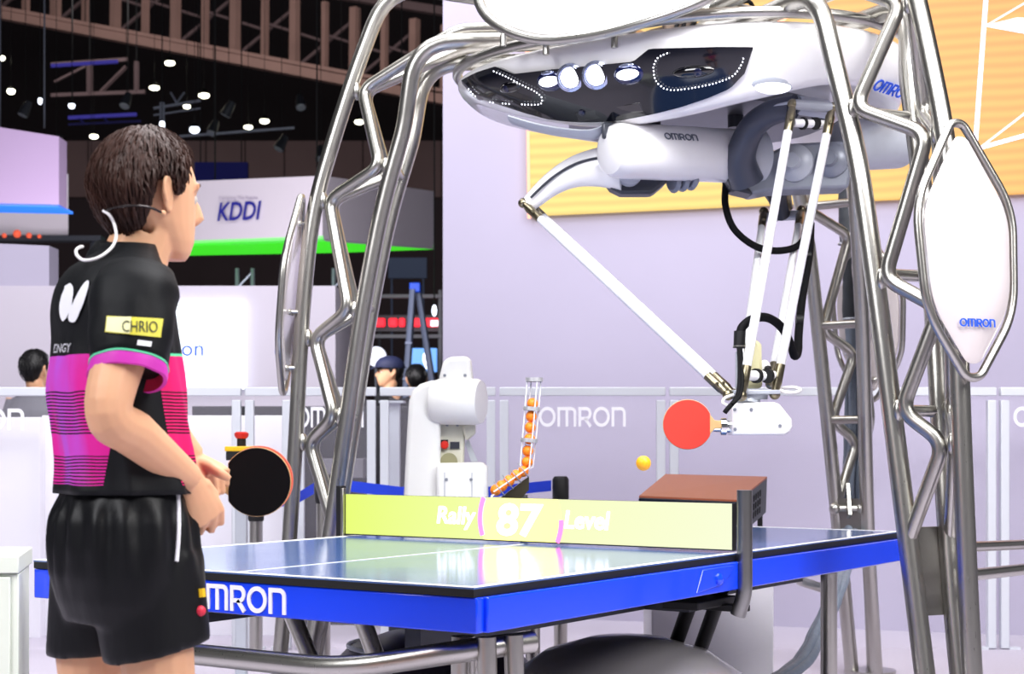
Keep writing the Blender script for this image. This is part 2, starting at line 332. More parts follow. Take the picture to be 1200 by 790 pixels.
def lamp(px, py, w_, h_, d, m, lab):
    t = thing('hall_lamp', lab, 'lamp', P(px, py, d), 'glowing hall lamps under the dark ceiling'); r = w_/2/FPX*d
    mb = MB(); mb.ell(P(px, py, d), (r, r*.9, h_/2/FPX*d), (RT, FW, UP), 14, 8); mb.build('bulb', m, t)
    mb = MB(); mb.rev([(r*1.05, 0), (r*.8, r*.5), (r*.35, r*.9), (r*.15, r*1.0), (r*.12, r*2.2)], P(px, py-h_*.3, d), UP, 12); mb.build('housing', M_blackm, t)
    p = P(px, py, d); mb = MB(); mb.cyl(p+UP*r*1.5, V((p.x, p.y, 13.9)), .004, 4); mb.build('cord', M_blackm, t)
for q in ((199, 74, 14, 8, 'uppermost lamp'), (181, 103, 14, 8, 'lamp left of the silver truss top'), (239, 112, 15, 9, 'lamp right of the silver truss'), (110, 160, 12, 8, 'lamp just left of the player hair'),
          (2, 68, 9, 9, 'lamp cut by the left picture edge'), (13, 107, 11, 10, 'lamp above the hanging lilac sign'), (219, 125, 10, 7, 'small lamp below the silver truss'), (291, 149, 12, 7, 'left lamp of the pair above the blue board'),
          (310, 142, 13, 8, 'right lamp of the pair above the blue board'), (421, 143, 13, 8, 'lamp seen through the left robot leg')):
    lamp(q[0], q[1], q[2]*.85, q[3]*.7, 24, M_lamp, 'warm glowing hall lamp, '+q[4])
for q in ((84, 124, 8, 7, 'small one above the hanging lilac sign edge'), (47, 118, 5, 9, 'slim one right of a lamp at left'), (107, 207, 11, 11, 'bluish one beside the back of the player head'), (190, 146, 6, 12, 'tall one on the silver truss'),
          (228, 152, 12, 9, 'tilted pair right of the player hair'), (333, 328, 0, 0, '')):
    if q[2]: lamp(q[0], q[1], q[2], q[3], 21, M_lampw, 'cool white spotlight, '+q[4])
random.seed(3)
for x, y, lab in ((30, 128, 'above the hanging lilac sign'), (66, 168, 'beside the hanging lilac sign'), (250, 150, 'just right of the player hair'), (268, 128, 'below the silver truss end'), (330, 168, 'left above the banner corner'), (352, 120, 'highest near the left robot leg'), (376, 180, 'lowest near the left robot leg'), (148, 118, 'between two hall lamps above the hair')):
    t = thing('spotlight', 'dark stage spotlight hung '+lab, 'spotlight', P(x, y, 23), 'black stage spotlights in the dark rigging'); p = P(x, y, 23); ax = V((random.uniform(-.5, .5), random.uniform(-.6, -.2), -1)).normalized()
    mb = MB(); mb.rev([(.05, -.12), (.07, 0), (.08, .1)], p, ax, 10); mb.build('can', M_dark, t); mb = MB(); mb.rev([(.072, 0), (.06, .012)], p+ax*.1, ax, 10); mb.build('lens', M_greyl, t)
    mb = MB(); mb.cyl(p, V((p.x, p.y, 13.9)), .005, 4); mb.build('clamp_pipe', M_blackm, t)
# hanging sign boxes
M_lil = mat('lilac_sign_fabric', 'a58fb2', .8, 0, .04, 1); M_sgn = mat('white_sign_fabric', 'efe6f2', .8, 0, .03, 1); M_grn = emis('green_sign_glow', '3fe024', .75); M_blu = emis('blue_sign_glow', '2f7af0', .7)
t = thing('hanging_sign', 'lilac hanging sign box with a blue glowing underside at left', 'sign', P(30, 245, 14))
mb = MB(); mb.prism([P(-160, 237, 13.4), P(69, 242, 14), P(69, 160, 14), P(-160, 124, 13.4)], FW*.25); mb.build('sign_face', M_lil, t, smooth=False)
mb = MB(); mb.prism([P(-160, 237.5, 13.4), P(69, 242.5, 14), P(69, 242.5, 14)+FW*.45, P(-160, 237.5, 13.4)+FW*.45], UP*.02); mb.build('underside', M_blu, t, smooth=False)
for x in (0, 52): mb = MB(); mb.cyl(P(x, 150, 14.1), P(x, -120, 14.1), .008, 5); mb.build('hanging_cable', M_dark, t)
mb = MB(); mb.prism([P(-160, 275, 17.5), P(80, 275, 17.5), P(80, 204, 17.5), P(-160, 204, 17.5)], FW*.5-RT*.2); mb.single('white_sign_box', 'plain white sign box behind the lilac hanging sign', 'sign', M_sgn, smooth=False)
kd = thing('telecom_sign', 'white hanging banner box lettered KDDI with green underside', 'sign', P(372, 280, 16))
mb = MB(); mb.prism([P(150, 288, 17.2), P(378, 280, 16), P(378, 206, 16), P(150, 215.5, 17.2)], FW*.2); mb.build('front_face', M_sgn, kd, smooth=False)
mb = MB(); mb.prism([P(378.5, 280, 16), P(508, 290, 19), P(508, 224, 19), P(378.5, 206, 16)], FW*.2); mb.build('side_face', M_sgn, kd, smooth=False)
zb = P(378, 280, 16).z
mb = MB(); qa, qb, qc = P(150, 288, 17.2), P(378, 280, 16), P(508, 290, 19)
mb.prism([qa, qb, qb+FW*1.2, qa+FW*1.0], UP*.03); mb.prism([qb, qc, qc+FW*.2, qb+FW*1.2], UP*.03); mb.build('underside', M_grn, kd, smooth=False)
a, b = P(254, 259, 16.55), P(307, 257, 16.35); g = planeg(a-FW*.02, b-a, UP, -FW)
mb = text_mb('KDDI', g, .262, .004, .22, .004); x1 = max((p-a).dot((b-a).normalized()) for p in mb.v); k = (b-a).length/x1; u = (b-a).normalized(); mb.v = [p+u*((p-a).dot(u)*(k-1)) for p in mb.v]; mb.build('lettering', mat('indigo_lettering', '2a2a9c', .5), kd, smooth=False)
a, b = P(257, 235, 16.55), P(310, 233.5, 16.35); g = planeg(a-FW*.02, b-a, UP, -FW); mb = text_mb('Designing The Future', g, .052, .002); mb.build('tagline', mat('pale_grey_lettering', 'b9acc4', .6), kd, smooth=False)
a, b = P(425, 266, 17.1), P(440, 267, 17.5); g = planeg(a-FW*.05, b-a, UP, -FW); mb = text_mb('u', g, .36, .004, .3); mb.build('orange_letter', mat('orange_lettering', 'f08a5a', .5), kd, smooth=False)
for x, y, d in ((250, 215, 16.9), (370, 210, 16.3), (470, 222, 18.2)): mb = MB(); p = P(x, y, d)+FW*.1; mb.cyl(p, V((p.x, p.y, 13.9)), .008, 4); mb.build('hanging_cable', M_blackm, kd)
def hang(t, p):
    mb = MB(); mb.cyl(p, V((p.x, p.y, 13.9)), .008, 4); mb.build('hanging_cable', M_blackm, t)
bb = thing('blue_board', 'dark blue rectangular board above the white banner box', 'board', P(259, 213, 22)); mb = MB(); fbox(mb, 228, 290, 190, 213, 22, .1); mb.build('board_face', mat('deep_blue_board', '12127a', .7), bb, smooth=False)
hang(bb, P(235, 195, 22.05)); hang(bb, P(283, 195, 22.05)); hang(gd, P(100, 30, 30)); hang(gd, P(400, 90, 30)); hang(g2, P(105, 75, 27)); hang(g2, P(160, 73, 27)); hang(g3, P(85, 138, 25)); hang(g3, P(150, 135, 25)); hang(g4, P(190, 130, 22)); hang(g4, P(232, 119, 22))
# truss towers under the banner
for px, lab in ((287, 'silver truss tower under the white banner letters'), (400, 'silver truss tower seen through the left robot leg')):
    t = thing('truss_tower', lab, 'truss', P(px, 340, 18.2)); d = 18.2; y1 = HOR+FPX*CAM.z/18.2-40; y0 = HOR-(zb-.06-CAM.z)*FPX/18.2+4
    for dx in (-9, 9): mb = MB(); mb.cyl(P(px+dx, y1+40, d), P(px+dx, y0-4, d), .025, 8); mb.build('upright', M_bright, t)
    for i in range(12):
        ya = y0+i*19; s_ = 1 if i % 2 else -1; mb = MB(); mb.cyl(P(px-9*s_, ya, d), P(px+9*s_, ya+19, d), .014, 6); mb.build('brace', M_bright, t)
# stand walls
mb = MB(); mb.prism([P(-200, 900, 11.6), P(57.5, 900, 12), P(57.5, 288, 12), P(-200, 277, 11.6)], FW*.25); mb.struct('wall_left', M_lavw, 'plain white stand wall at the far left', smooth=False)
mb = MB(); mb.prism([W((195-600)/FPX*11.2-1.2, 11.2, 0), W((393-600)/FPX*11.2, 11.2, 0), W((411-600)/FPX*12.3, 12.3, 0), W((195-600)/FPX*12.3-1.2, 12.3, 0)], UP*P(393, 335, 11.2).z); mb.struct('wall_stand', mat('grey_lilac_stand_wall', 'c6bfcd', .7, 0, .02, 2), 'grey lilac stand wall carrying a bright screen', smooth=False)
sc = thing('lit_screen', 'bright pale blue screen on the grey stand wall', 'screen', P(245, 455, 11.1))
M_scr = emis('pale_screen_glow', 'eef8ff', .92)
mb = MB(); fbox(mb, 150, 288.5, 354, 456, 11.15, .04); mb.build('screen_face', M_scr, sc, smooth=False)
a = P(212, 417, 11.12); g = planeg(a, RT, UP, -FW); mb = text_mb('on', g, .155, .003); mb.build('lettering', M_bluet, sc, smooth=False)
# dark counter and white low wall behind the barrier
mb = MB(); fbox(mb, 225, 516, 476, 770, 9.6, .5); mb.single('dark_counter', 'dark grey counter behind the barrier left of the booth wall', 'counter', mat('dark_grey_laminate', '2b2a31', .5, 0, .06), smooth=False, bev=.004)
mb = MB(); fbox(mb, -150, 47, 489, 800, 9.0, .12); mb.single('white_partition', 'low white partition behind the barrier at the far left', 'partition', mat('white_laminate', 'eeedf4', .45, 0, .02, 3), smooth=False, bev=.004)
mb = MB(); fbox(mb, 49, 342, 487, 800, 9.1, .12); mb.single('white_partition', 'long low white partition behind player and emergency stop', 'partition', mat('white_laminate', 'eeedf4'), smooth=False, bev=.004)
mb = MB(); fbox(mb, 450, 468, 472, 772, 9.35, .1); mb.box(P(459, 471, 9.35)+FW*.05, (.14, .2, .012), (RT, FW, UP)); mb.single('grey_pillar', 'slim grey pillar against the dark counter', 'pillar', M_greyl, smooth=False)
mb = MB(); fbox(mb, 372, 425, 538, 560, 9.2, .3); mb.single('grey_box', 'low grey box in front of the dark counter', 'box', mat('mid_grey_box', '77757d', .6), smooth=False)
# far aisle: step ladder, red sign strip, monitors
t = t0 = thing('red_sign_strip', 'row of glowing red lettered sign panels in the far aisle', 'sign', P(480, 385, 20)); M_rs = emis('red_sign_glow', 'ff3040', 1.1)
random.seed(5)
for x, w_ in ((441, 14), (458, 11), (470, 8), (480, 17), (498, 20)):
    mb = MB(); mb.box(P(x+w_/2-3, 378, 20), (w_/FPX*20*.92, .05, .11), (RT, FW, UP)); mb.build('sign_panel', M_rs, t, bev=.02)
mb = MB(); mb.box(P(480, 379, 20.1), (.95, .04, .2), (RT, FW, UP)); mb.build('backing', M_dark, t)
mb = MB(); mb.box(P(511, 379, 19.9), (.13, .05, .07), (RT, FW, UP)); mb.build('white_panel', emis('white_sign_glow', 'ffe8f4', 1.6), t)
t = thing('step_ladder', 'grey step ladder with a blue top in the far aisle', 'ladder', W((490-600)/FPX*15, 15, 0)); M_lad = mat('grey_ladder_metal', '6f7890', .5, .3)
tops = (P(484, 340, 15), P(490, 340, 15.1)); feet = (W((462-600)/FPX*15, 15, 0), W((538-600)/FPX*15.4, 15.4, 0))
for k in (0, 1):
    for dz in (-.14, .14): mb = MB(); mb.tube([tops[k]+FW*dz*.5, feet[k]+FW*dz], .028, 6); mb.build('rail', M_lad, t)
for i in range(1, 7): q = lerp(feet[0], tops[0], i/7.5); mb = MB(); mb.box(q, (.06, .26, .02), (RT, FW, UP)); mb.build('tread', M_lad, t)
mb = MB(); mb.box(P(487, 338, 15.05), (.1, .24, .09), (RT, FW, UP)); mb.build('top_cap', mat('blue_ladder_cap', '1c4fd0', .5), t, bev=.01)
def floorz(px, d): return W((px-CX)/FPX*d, d, 0)
def postto(t, px, py, d, r=.02, m=None):
    mb = MB(); mb.cyl(P(px, py, d), floorz(px, d), r, 8); mb.build('post', m or M_dark, t)
postto(t0, 445, 379, 20.14); postto(t0, 515, 379, 20.14)
t = thing('shelf_rack', 'pale shelf rack around the red sign strip', 'rack', floorz(465, 19)); M_pr = mat('dim_pale_rail', '8d8791', .6)
for y in (345, 392): mb = MB(); fbox(mb, 412, 518, y, y+4, 19, .1); mb.build('rail', M_pr, t, smooth=False)
for x in (414, 516): postto(t, x, 340, 19.05, .025, M_pr)
t = thing('far_monitor', 'blue glowing monitor in the far aisle', 'monitor', floorz(495, 18)); mb = MB(); fbox(mb, 478, 512, 408, 436, 18, .06); mb.build('screen', emis('blue_monitor_glow', '6fa8f4', .8), t, bev=.01); postto(t, 495, 420, 18.1)
mb = MB(); fbox(mb, 455, 500, 302, 326, 26, .1); fbox(mb, 458, 460, 302, 594.8, 26.02, .05); fbox(mb, 495, 497, 302, 594.8, 26.02, .05); mb.single('far_board', 'dim bluish board on legs high in the far aisle', 'board', mat('dim_blue_board', '5c6c8c', .6), smooth=False)
t = thing('far_lamp', 'curved white lamp beside the white robot arm top', 'lamp', P(500, 430, 17)); mb = MB(); mb.ell(P(499, 421, 17), (.035, .03, .07), (RT*.9+UP*-.3, FW, UP)); mb.ell(P(502, 428, 17), (.035, .03, .05), (RT, FW, UP)); mb.build('bulb', M_lampw, t); postto(t, 502, 428, 17.02, .012)
t = thing('far_lamp', 'small oval white lamp above the red sign strip', 'lamp', P(509, 364, 17)); mb = MB(); mb.ell(P(509, 364, 17), (.025, .03, .06), (RT, FW, UP)); mb.build('bulb', M_lampw, t); hang(t, P(509, 362, 17))
t = thing('round_display', 'round white display behind the man in the cap', 'display', floorz(441, 16)); mb = MB(); mb.ell(P(441, 418, 16), (.10, .04, .10), (RT, FW, UP)); mb.build('disc', emis('round_display_glow', 'eef0ff', .7), t); postto(t, 441, 418, 16.05)
t = thing('dark_gantry', 'dark horizontal gantry with red lamps over the plain white stand wall', 'gantry', floorz(60, 17)); mb = MB(); fbox(mb, -20, 118, 276, 282, 17, .2); mb.build('beam', M_dark, t, smooth=False)
for x in (-10, 110): postto(t, x, 278, 17.1, .04)
for x, y, w_ in ((5, 276, 6), (20, 274, 10), (34, 276, 7), (46, 277, 5)): mb = MB(); mb.ell(P(x, y, 16.98), (w_/2/FPX*16.5,)*3, (RT, FW, UP), 10, 6); mb.build('red_lamp', emis('dim_red_glow', 'd8573c', .7), t)
t = thing('far_lamp', 'round white lamp at the edge of the plain white wall', 'lamp', P(60, 323, 12.6)); mb = MB(); mb.ell(P(60, 323, 12.6), (.05, .05, .05), (RT, FW, UP)); mb.build('bulb', M_lampw, t); postto(t, 60, 324, 12.6, .012)
# ================================================================ table
M_top = mat('satin_blue_table_top', '46659e', .14, 0, .02, 6, rvar=.03, spec=1.0, ior=1.75)
TW, TL, TZ = 1.525, 2.74, .76
tb = thing('table_tennis_table', 'blue table tennis table with a thick gloss blue apron', 'table', (TW/2, TL/2, 0))
MB().box((TW/2, TL/2, TZ-.002), (TW, TL, .004)).build('table_top', M_top, tb)
Mln = mat('white_table_line', 'f6f6f4', .4)
for c, s_ in (((TW/2, .010, TZ+.0006), (TW, .02, .0012)), ((TW/2, TL-.010, TZ+.0006), (TW, .02, .0012)), ((.010, TL/2, TZ+.0006), (.02, TL-.04, .0012)), ((TW-.010, TL/2, TZ+.0006), (.02, TL-.04, .0012)), ((TW/2, TL/2, TZ+.0006), (.003, TL-.04, .0012))):
    MB().box(c, s_).build('line', Mln, tb, smooth=False)
MB().box((TW/2, TL/2, TZ-.0135), (TW-.001, TL-.001, .0185)).build('edge_band', M_blackm, tb, smooth=False)
AZ0, AZ1 = .653, TZ-.0235; ah = AZ1-AZ0; az = (AZ0+AZ1)/2
MB().box((TW/2, .02, az), (TW+.01, .03, ah)).build('apron', M_blue, tb, bev=.004)
MB().box((TW/2, TL-.02, az), (TW+.01, .03, ah)).build('apron', M_blue, tb, bev=.004)
MB().box((-.0, TL/2, az), (.03, TL-.07, ah)).build('apron', M_blue, tb, bev=.004)
MB().box((TW-.0, TL/2, az), (.03, TL-.07, ah)).build('apron', M_blue, tb, bev=.004)
def near_x(px, y0):            # X on the line Y=y0 seen in column px
    k = (px-CX)/FPX; dy = y0-CAM.y    # (RT.x dx+RT.y dy) = k (FW.x dx+FW.y dy)
    return CAM.x+dy*(k*FW.y-RT.y)/(RT.x-k*FW.x)
x0, x1 = near_x(219, .003), near_x(335, .003)
g = planeg((x0, .0045, AZ0+.009), (1, 0, 0), (0, 0, 1), (0, -1, 0)); mb = MB(); wl = logo(mb, g, .066); k = (x1-x0)/wl; mb.v = [V((x0+(p.x-x0)*k, p.y, p.z)) for p in mb.v]; mb.build('lettering', M_whitel, tb, smooth=False)
# side cover plate with bolt next to the net post
xs = TW+.0155; ym = TL/2
pts = [(ym-.34, AZ0+.004)]+[(ym-.34+.26*(1-cos(t*pi/2/8)), AZ0+.004+(ah-.02)*sin(t*pi/2/8)*1.0) for t in range(1, 9)]
mb = MB(); mb.prism([V((xs-.002, y, z)) for y, z in [(ym-.30, AZ0+.01), (ym-.14, AZ0+.022), (ym-.085, AZ0+.05), (ym-.06, AZ1-.008), (ym-.26, AZ1-.008)]], (.006, 0, 0)); mb.build('side_plate', M_blue, tb, bev=.003)
mb = MB(); mb.rev([(.019, 0), (.018, .006), (.011, .012), (.002, .014)], (xs+.004, ym-.165, az), (1, 0, 0), 16); mb.build('bolt', M_blue, tb)
MB().box((TW/2, TL/2, .60), (TW-.3, .05, .05)).build('crossbar', M_dark, tb)
for sx in (.33, TW-.33):
    MB().box((sx, TL/2, .60), (.05, TL-.4, .05)).build('under_beam', M_dark, tb)
for a, b in ((P(815, 690, 4.95), P(742, 893, 5.5)), (P(846, 690, 4.95), P(773, 893, 5.5))):
    mb = MB(); mb.cyl(a, V((b.x, b.y, 0)), .023, 12); mb.build('strut', M_blackm, tb)
MB().box((TW-.10, ym-.05, .612), (.12, .26, .025)).build('bracket', M_blackm, tb, bev=.004)
for x in (.09, TW-.16):
    for y in (.18, TL-.3):
        mb = MB(); mb.cyl((x, y, .62), (x, y, .0), .03, 14); mb.build('leg', M_steel, tb)
# stainless guard tube below the near end, with two close legs at the corner
zt = .545
mb = MB(); mb.tube(fillet([(.38, -.02, zt), (1.15, -.02, zt), (1.44, .10, zt+.055), (1.50, .28, zt+.06)], .12), .028, 14); mb.build('guard_tube', M_steel, tb)
for x, y in ((1.47, .13), (1.50, .20)):
    mb = MB(); mb.cyl((x, y, .63), (x+.02, y, 0), .024, 12); mb.build('leg', M_steel, tb)
for xa, ya, xb, yb in ((.45, .55, .75, .6), (.72, .55, .98, .6), (1.1, .75, .80, .7)):
    mb = MB(); mb.cyl((xa, ya, .64), (xb, yb, .02), .026, 12); mb.build('brace_tube', M_steel, tb)
# ---------------------------------------------------------------- net with LED face
nt_ = thing('net_display', 'glowing yellow green display standing as the net across the table', 'net', (TW/2, TL/2, TZ))
def net_material():
    m = bpy.data.materials.new('net_led_screen'); m.use_nodes = True; t = m.node_tree; L = t.links; b = t.nodes['Principled BSDF']; b.inputs['Base Color'].default_value = (.03, .03, .03, 1); b.inputs['Roughness'].default_value = .3
    tc = t.nodes.new('ShaderNodeTexCoord'); sp = t.nodes.new('ShaderNodeSeparateXYZ'); L.new(tc.outputs['Generated'], sp.inputs[0]); cr = t.nodes.new('ShaderNodeValToRGB'); L.new(sp.outputs['X'], cr.inputs[0])
    e = cr.color_ramp.elements; e[0].position = 0; e[0].color = (*lin('e6fb6a'), 1); e[1].position = 1; e[1].color = (*lin('f6fad2'), 1); q = e.new(.3); q.color = (*lin('eefb96'), 1); q = e.new(.62); q.color = (*lin('f6fbbe'), 1)
    L.new(cr.outputs[0], b.inputs['Emission Color']); b.inputs['Emission Strength'].default_value = .80; return m
NH = .1425; y0 = TL/2
MB().box((TW/2, y0, TZ+.006+NH/2), (TW-.02, .024, NH)).build('casing', M_blackm, nt_, smooth=False)
MB().box((TW/2, y0-.0125, TZ+.008+NH/2), (TW-.026, .003, NH-.004)).build('screen_face', net_material(), nt_, smooth=False)
M_nw = emis('net_white_glow', 'ffffff', 1.05); M_ny = emis('net_yellow_glow', 'fbf07e', .82); M_nv = emis('net_violet_glow', 'd873f2', .9); M_np = emis('net_pink_glow', 'ff6fa8', .95)
xa = near_x(567, y0); xb = near_x(660, y0); cxn = (xa+xb)/2
def nsurf(off): return lambda x, y, z: V((x, y0-.014-off-z, TZ+.008+y))
# round badge: clipped by the screen height
R = (xb-xa)/2*1.02; nn = []
for s_ in (-1, 1):
    for i in range(13):
        t = lerp(-1, 1, i/12)*s_; nn.append((cxn-s_*(sqrt(max(R*R-((t*NH/2)*.95)**2, 0)))*1.0, NH/2+t*NH*.485))
mb = MB(); mb.prism([nsurf(0)(x, y, 0) for x, y in nn], (0, -.001, 0)); mb.build('score_badge', M_ny, nt_, smooth=False)
for s_, m, n_, t0, t1 in ((-1, M_nv, 'badge_arc', -.8, 1), (1, M_np, 'badge_arc', -1, .05)):
    mb = MB(); mb.ribbon([(cxn+s_*sqrt(R*R-((lerp(t0, t1, i/10)*NH/2)*.95)**2), NH/2+lerp(t0, t1, i/10)*NH*.485) for i in range(11)], .016, nsurf(.001)); mb.build(n_, m, nt_, smooth=False)
def nettext(txt, pxa, pxb, ya, h, name, m, sh=0, bold=.002):
    a, b = near_x(pxa, y0), near_x(pxb, y0); mb = text_mb(txt, planeg((a, y0-.0155, TZ+.008+ya), (1, 0, 0), (0, 0, 1), (0, -1, 0)), h, .001, sh, bold); x1 = max(p.x for p in mb.v)-a
    mb.v = [V((a+(p.x-a)*(b-a)/x1, p.y, p.z)) for p in mb.v]; mb.build(name, m, nt_, smooth=False)
nettext('Rally', 514, 561, .052, .080, 'lettering', M_nw, .15); nettext('87', 584, 640, .022, .142, 'score_digits', M_nw, .1, .004); nettext('Level', 663, 718, .050, .080, 'lettering', M_nw, .15)
MB().box((-.012, y0-.01, TZ+.06), (.022, .03, .235)).build('post', M_blackm, nt_, bev=.002)
MB().box((.004, y0-.018, TZ+.085), (.012, .016, .17)).build('post_strip', M_steel, nt_, bev=.002)
mb = MB(); mb.tube(fillet([(TW+.028, y0-.01, TZ+.19), (TW+.028, y0-.01, TZ-.12), (TW+.005, y0-.01, TZ-.185)], .05), [(.0235, .0235)]*9, 14); mb.build('post', mat('dark_brushed_post', '8c8c8a', .32, 1, .05), nt_)
MB().box((TW-.04, y0, TZ-.165), (.14, .05, .02)).build('clamp', M_blackm, nt_, bev=.003)
# ---------------------------------------------------------------- curved base covers under the table
M_dome = mat('grey_pearl_dome', '9c989c', .3, .4, .03, 3, coat=.3); M_dome2 = mat('dark_plum_cover', '4a4352', .35, .2, .05)
c = P(735, 790, 4.95); c.z = .02
mb = MB(); mb.rev([(.48, 0), (.475, .1), (.44, .24), (.36, .36), (.25, .435), (.12, .474), (.002, .483)], c, UP, 48); o = mb.single('dome_cover', 'grey domed floor cover under the right side of the table', 'cover', M_dome)
c2 = P(505, 790, 5.6); c2.z = .02
t = thing('plum_cover', 'dark plum arched floor cover under the table beside the grey dome', 'cover', c2)
mb = MB(); mb.rev([(.42, 0), (.41, .15), (.37, .28), (.28, .37), (.15, .415), (.002, .43)], c2, UP, 40); mb.build('shell', M_dome2, t)
for rr, hh in ((.375, .28), (.285, .372)): mb = MB(); mb.tube([c2+V((rr*cos(2*pi*k/40), rr*sin(2*pi*k/40), hh)) for k in range(40)], .008, 6, closed=True); mb.build('trim_ring', M_greyl, t)
# ---------------------------------------------------------------- sloping vented box on a white pedestal
pb = W((828-600)/FPX*6.85, 6.85, 0)
MB().box(pb+UP*.345, (.50, .42, .69), (RT, FW, UP)).single('white_pedestal', 'white pedestal behind the far end of the table', 'pedestal', M_whitem, bev=.006)
pj = thing('vented_box', 'grey vented electronics box with a sloping brown top on white pedestal', 'electronics box', pb+UP*.691)
A = P(749, 581, 6.62); B = P(865, 586, 6.55); C_ = P(899, 558.5, 7.0); D = P(780, 555.5, 7.07); n = (B-A).cross(D-A).normalized(); n = n if n.z > 0 else -n
M_bt = mat('brown_sloping_top', '9a5438', .35, 0, .05); hB = .15
mb = MB(); mb.prism([A-n*.008, B-n*.008, C_-n*.008, D-n*.008], n*.008); mb.build('top_cover', M_bt, pj, smooth=False)
mb = MB(); mb.prism([A-n*.009, B-n*.009, C_-n*.009, D-n*.009], -n*hB); mb.build('case', mat('dark_grey_case', '4c4f56', .45, .3, .05), pj, smooth=False)
mb = MB(); dv = (A-D).normalized(); mb.prism([A-n*.012+dv*.001, B-n*.012+dv*.001, B-n*.075+dv*.001, A-n*.075+dv*.001], dv*.006); mb.build('front_strip', M_blackg, pj, smooth=False)
sd = (C_-B); sl = sd.length; sd.normalize(); so = (B-A).normalized()
for r_ in range(3):
    for i in range(9):
        q = B+sd*(sl*(.14+.075*i))-n*(.035+.036*r_); mb = MB(); mb.prism([q+so*.001, q+sd*.012+so*.001, q+sd*.012-n*.026+so*.001, q-n*.026+so*.001], so*.003); mb.build('vent_slot', M_blackm, pj, smooth=False)
for q in (A, B, C_, D):
    b_ = q-n*(hB+.008)+((pb-q)*V((1, 1, 0)))*.1; mb = MB(); mb.cyl(V((b_.x, b_.y, b_.z+.01)), V((b_.x, b_.y, .691)), .012, 8); mb.build('foot', M_blackm, pj)
# ================================================================ the robot: three-legged tube frame, head, delta arms
OL, OD = .72, 6.302; TH0 = 173.6
ZK = [0, .6, 1.1, 1.6, 2.0, 2.3, 2.55]; RO_ = [1.656, 1.604, 1.572, 1.547, 1.505, 1.417, 1.335]; RI_ = [1.552, 1.444, 1.368, 1.295, 1.216, 1.127, 1.015]; TT_ = [.06, .069, .088, .110, .120, .143, .178]
LEGA = (177.4, 293.6, 413.6)
def leg(k, r, s_, z):
    a = RD(LEGA[k]); return W(OL+r*cos(a)-s_*sin(a), OD+r*sin(a)+s_*cos(a), z)
ro = lambda z: interp(z, ZK, RO_); ri = lambda z: interp(z, ZK, RI_); tt = lambda z: interp(z, ZK, TT_)
rb = thing('table_tennis_robot', 'tall three legged steel frame robot with white head reaching over the table', 'robot', W(OL, OD, 0))
CR = .0305; DZ = (.03, -.035, 0)
lname = ('left', 'right', 'rear')
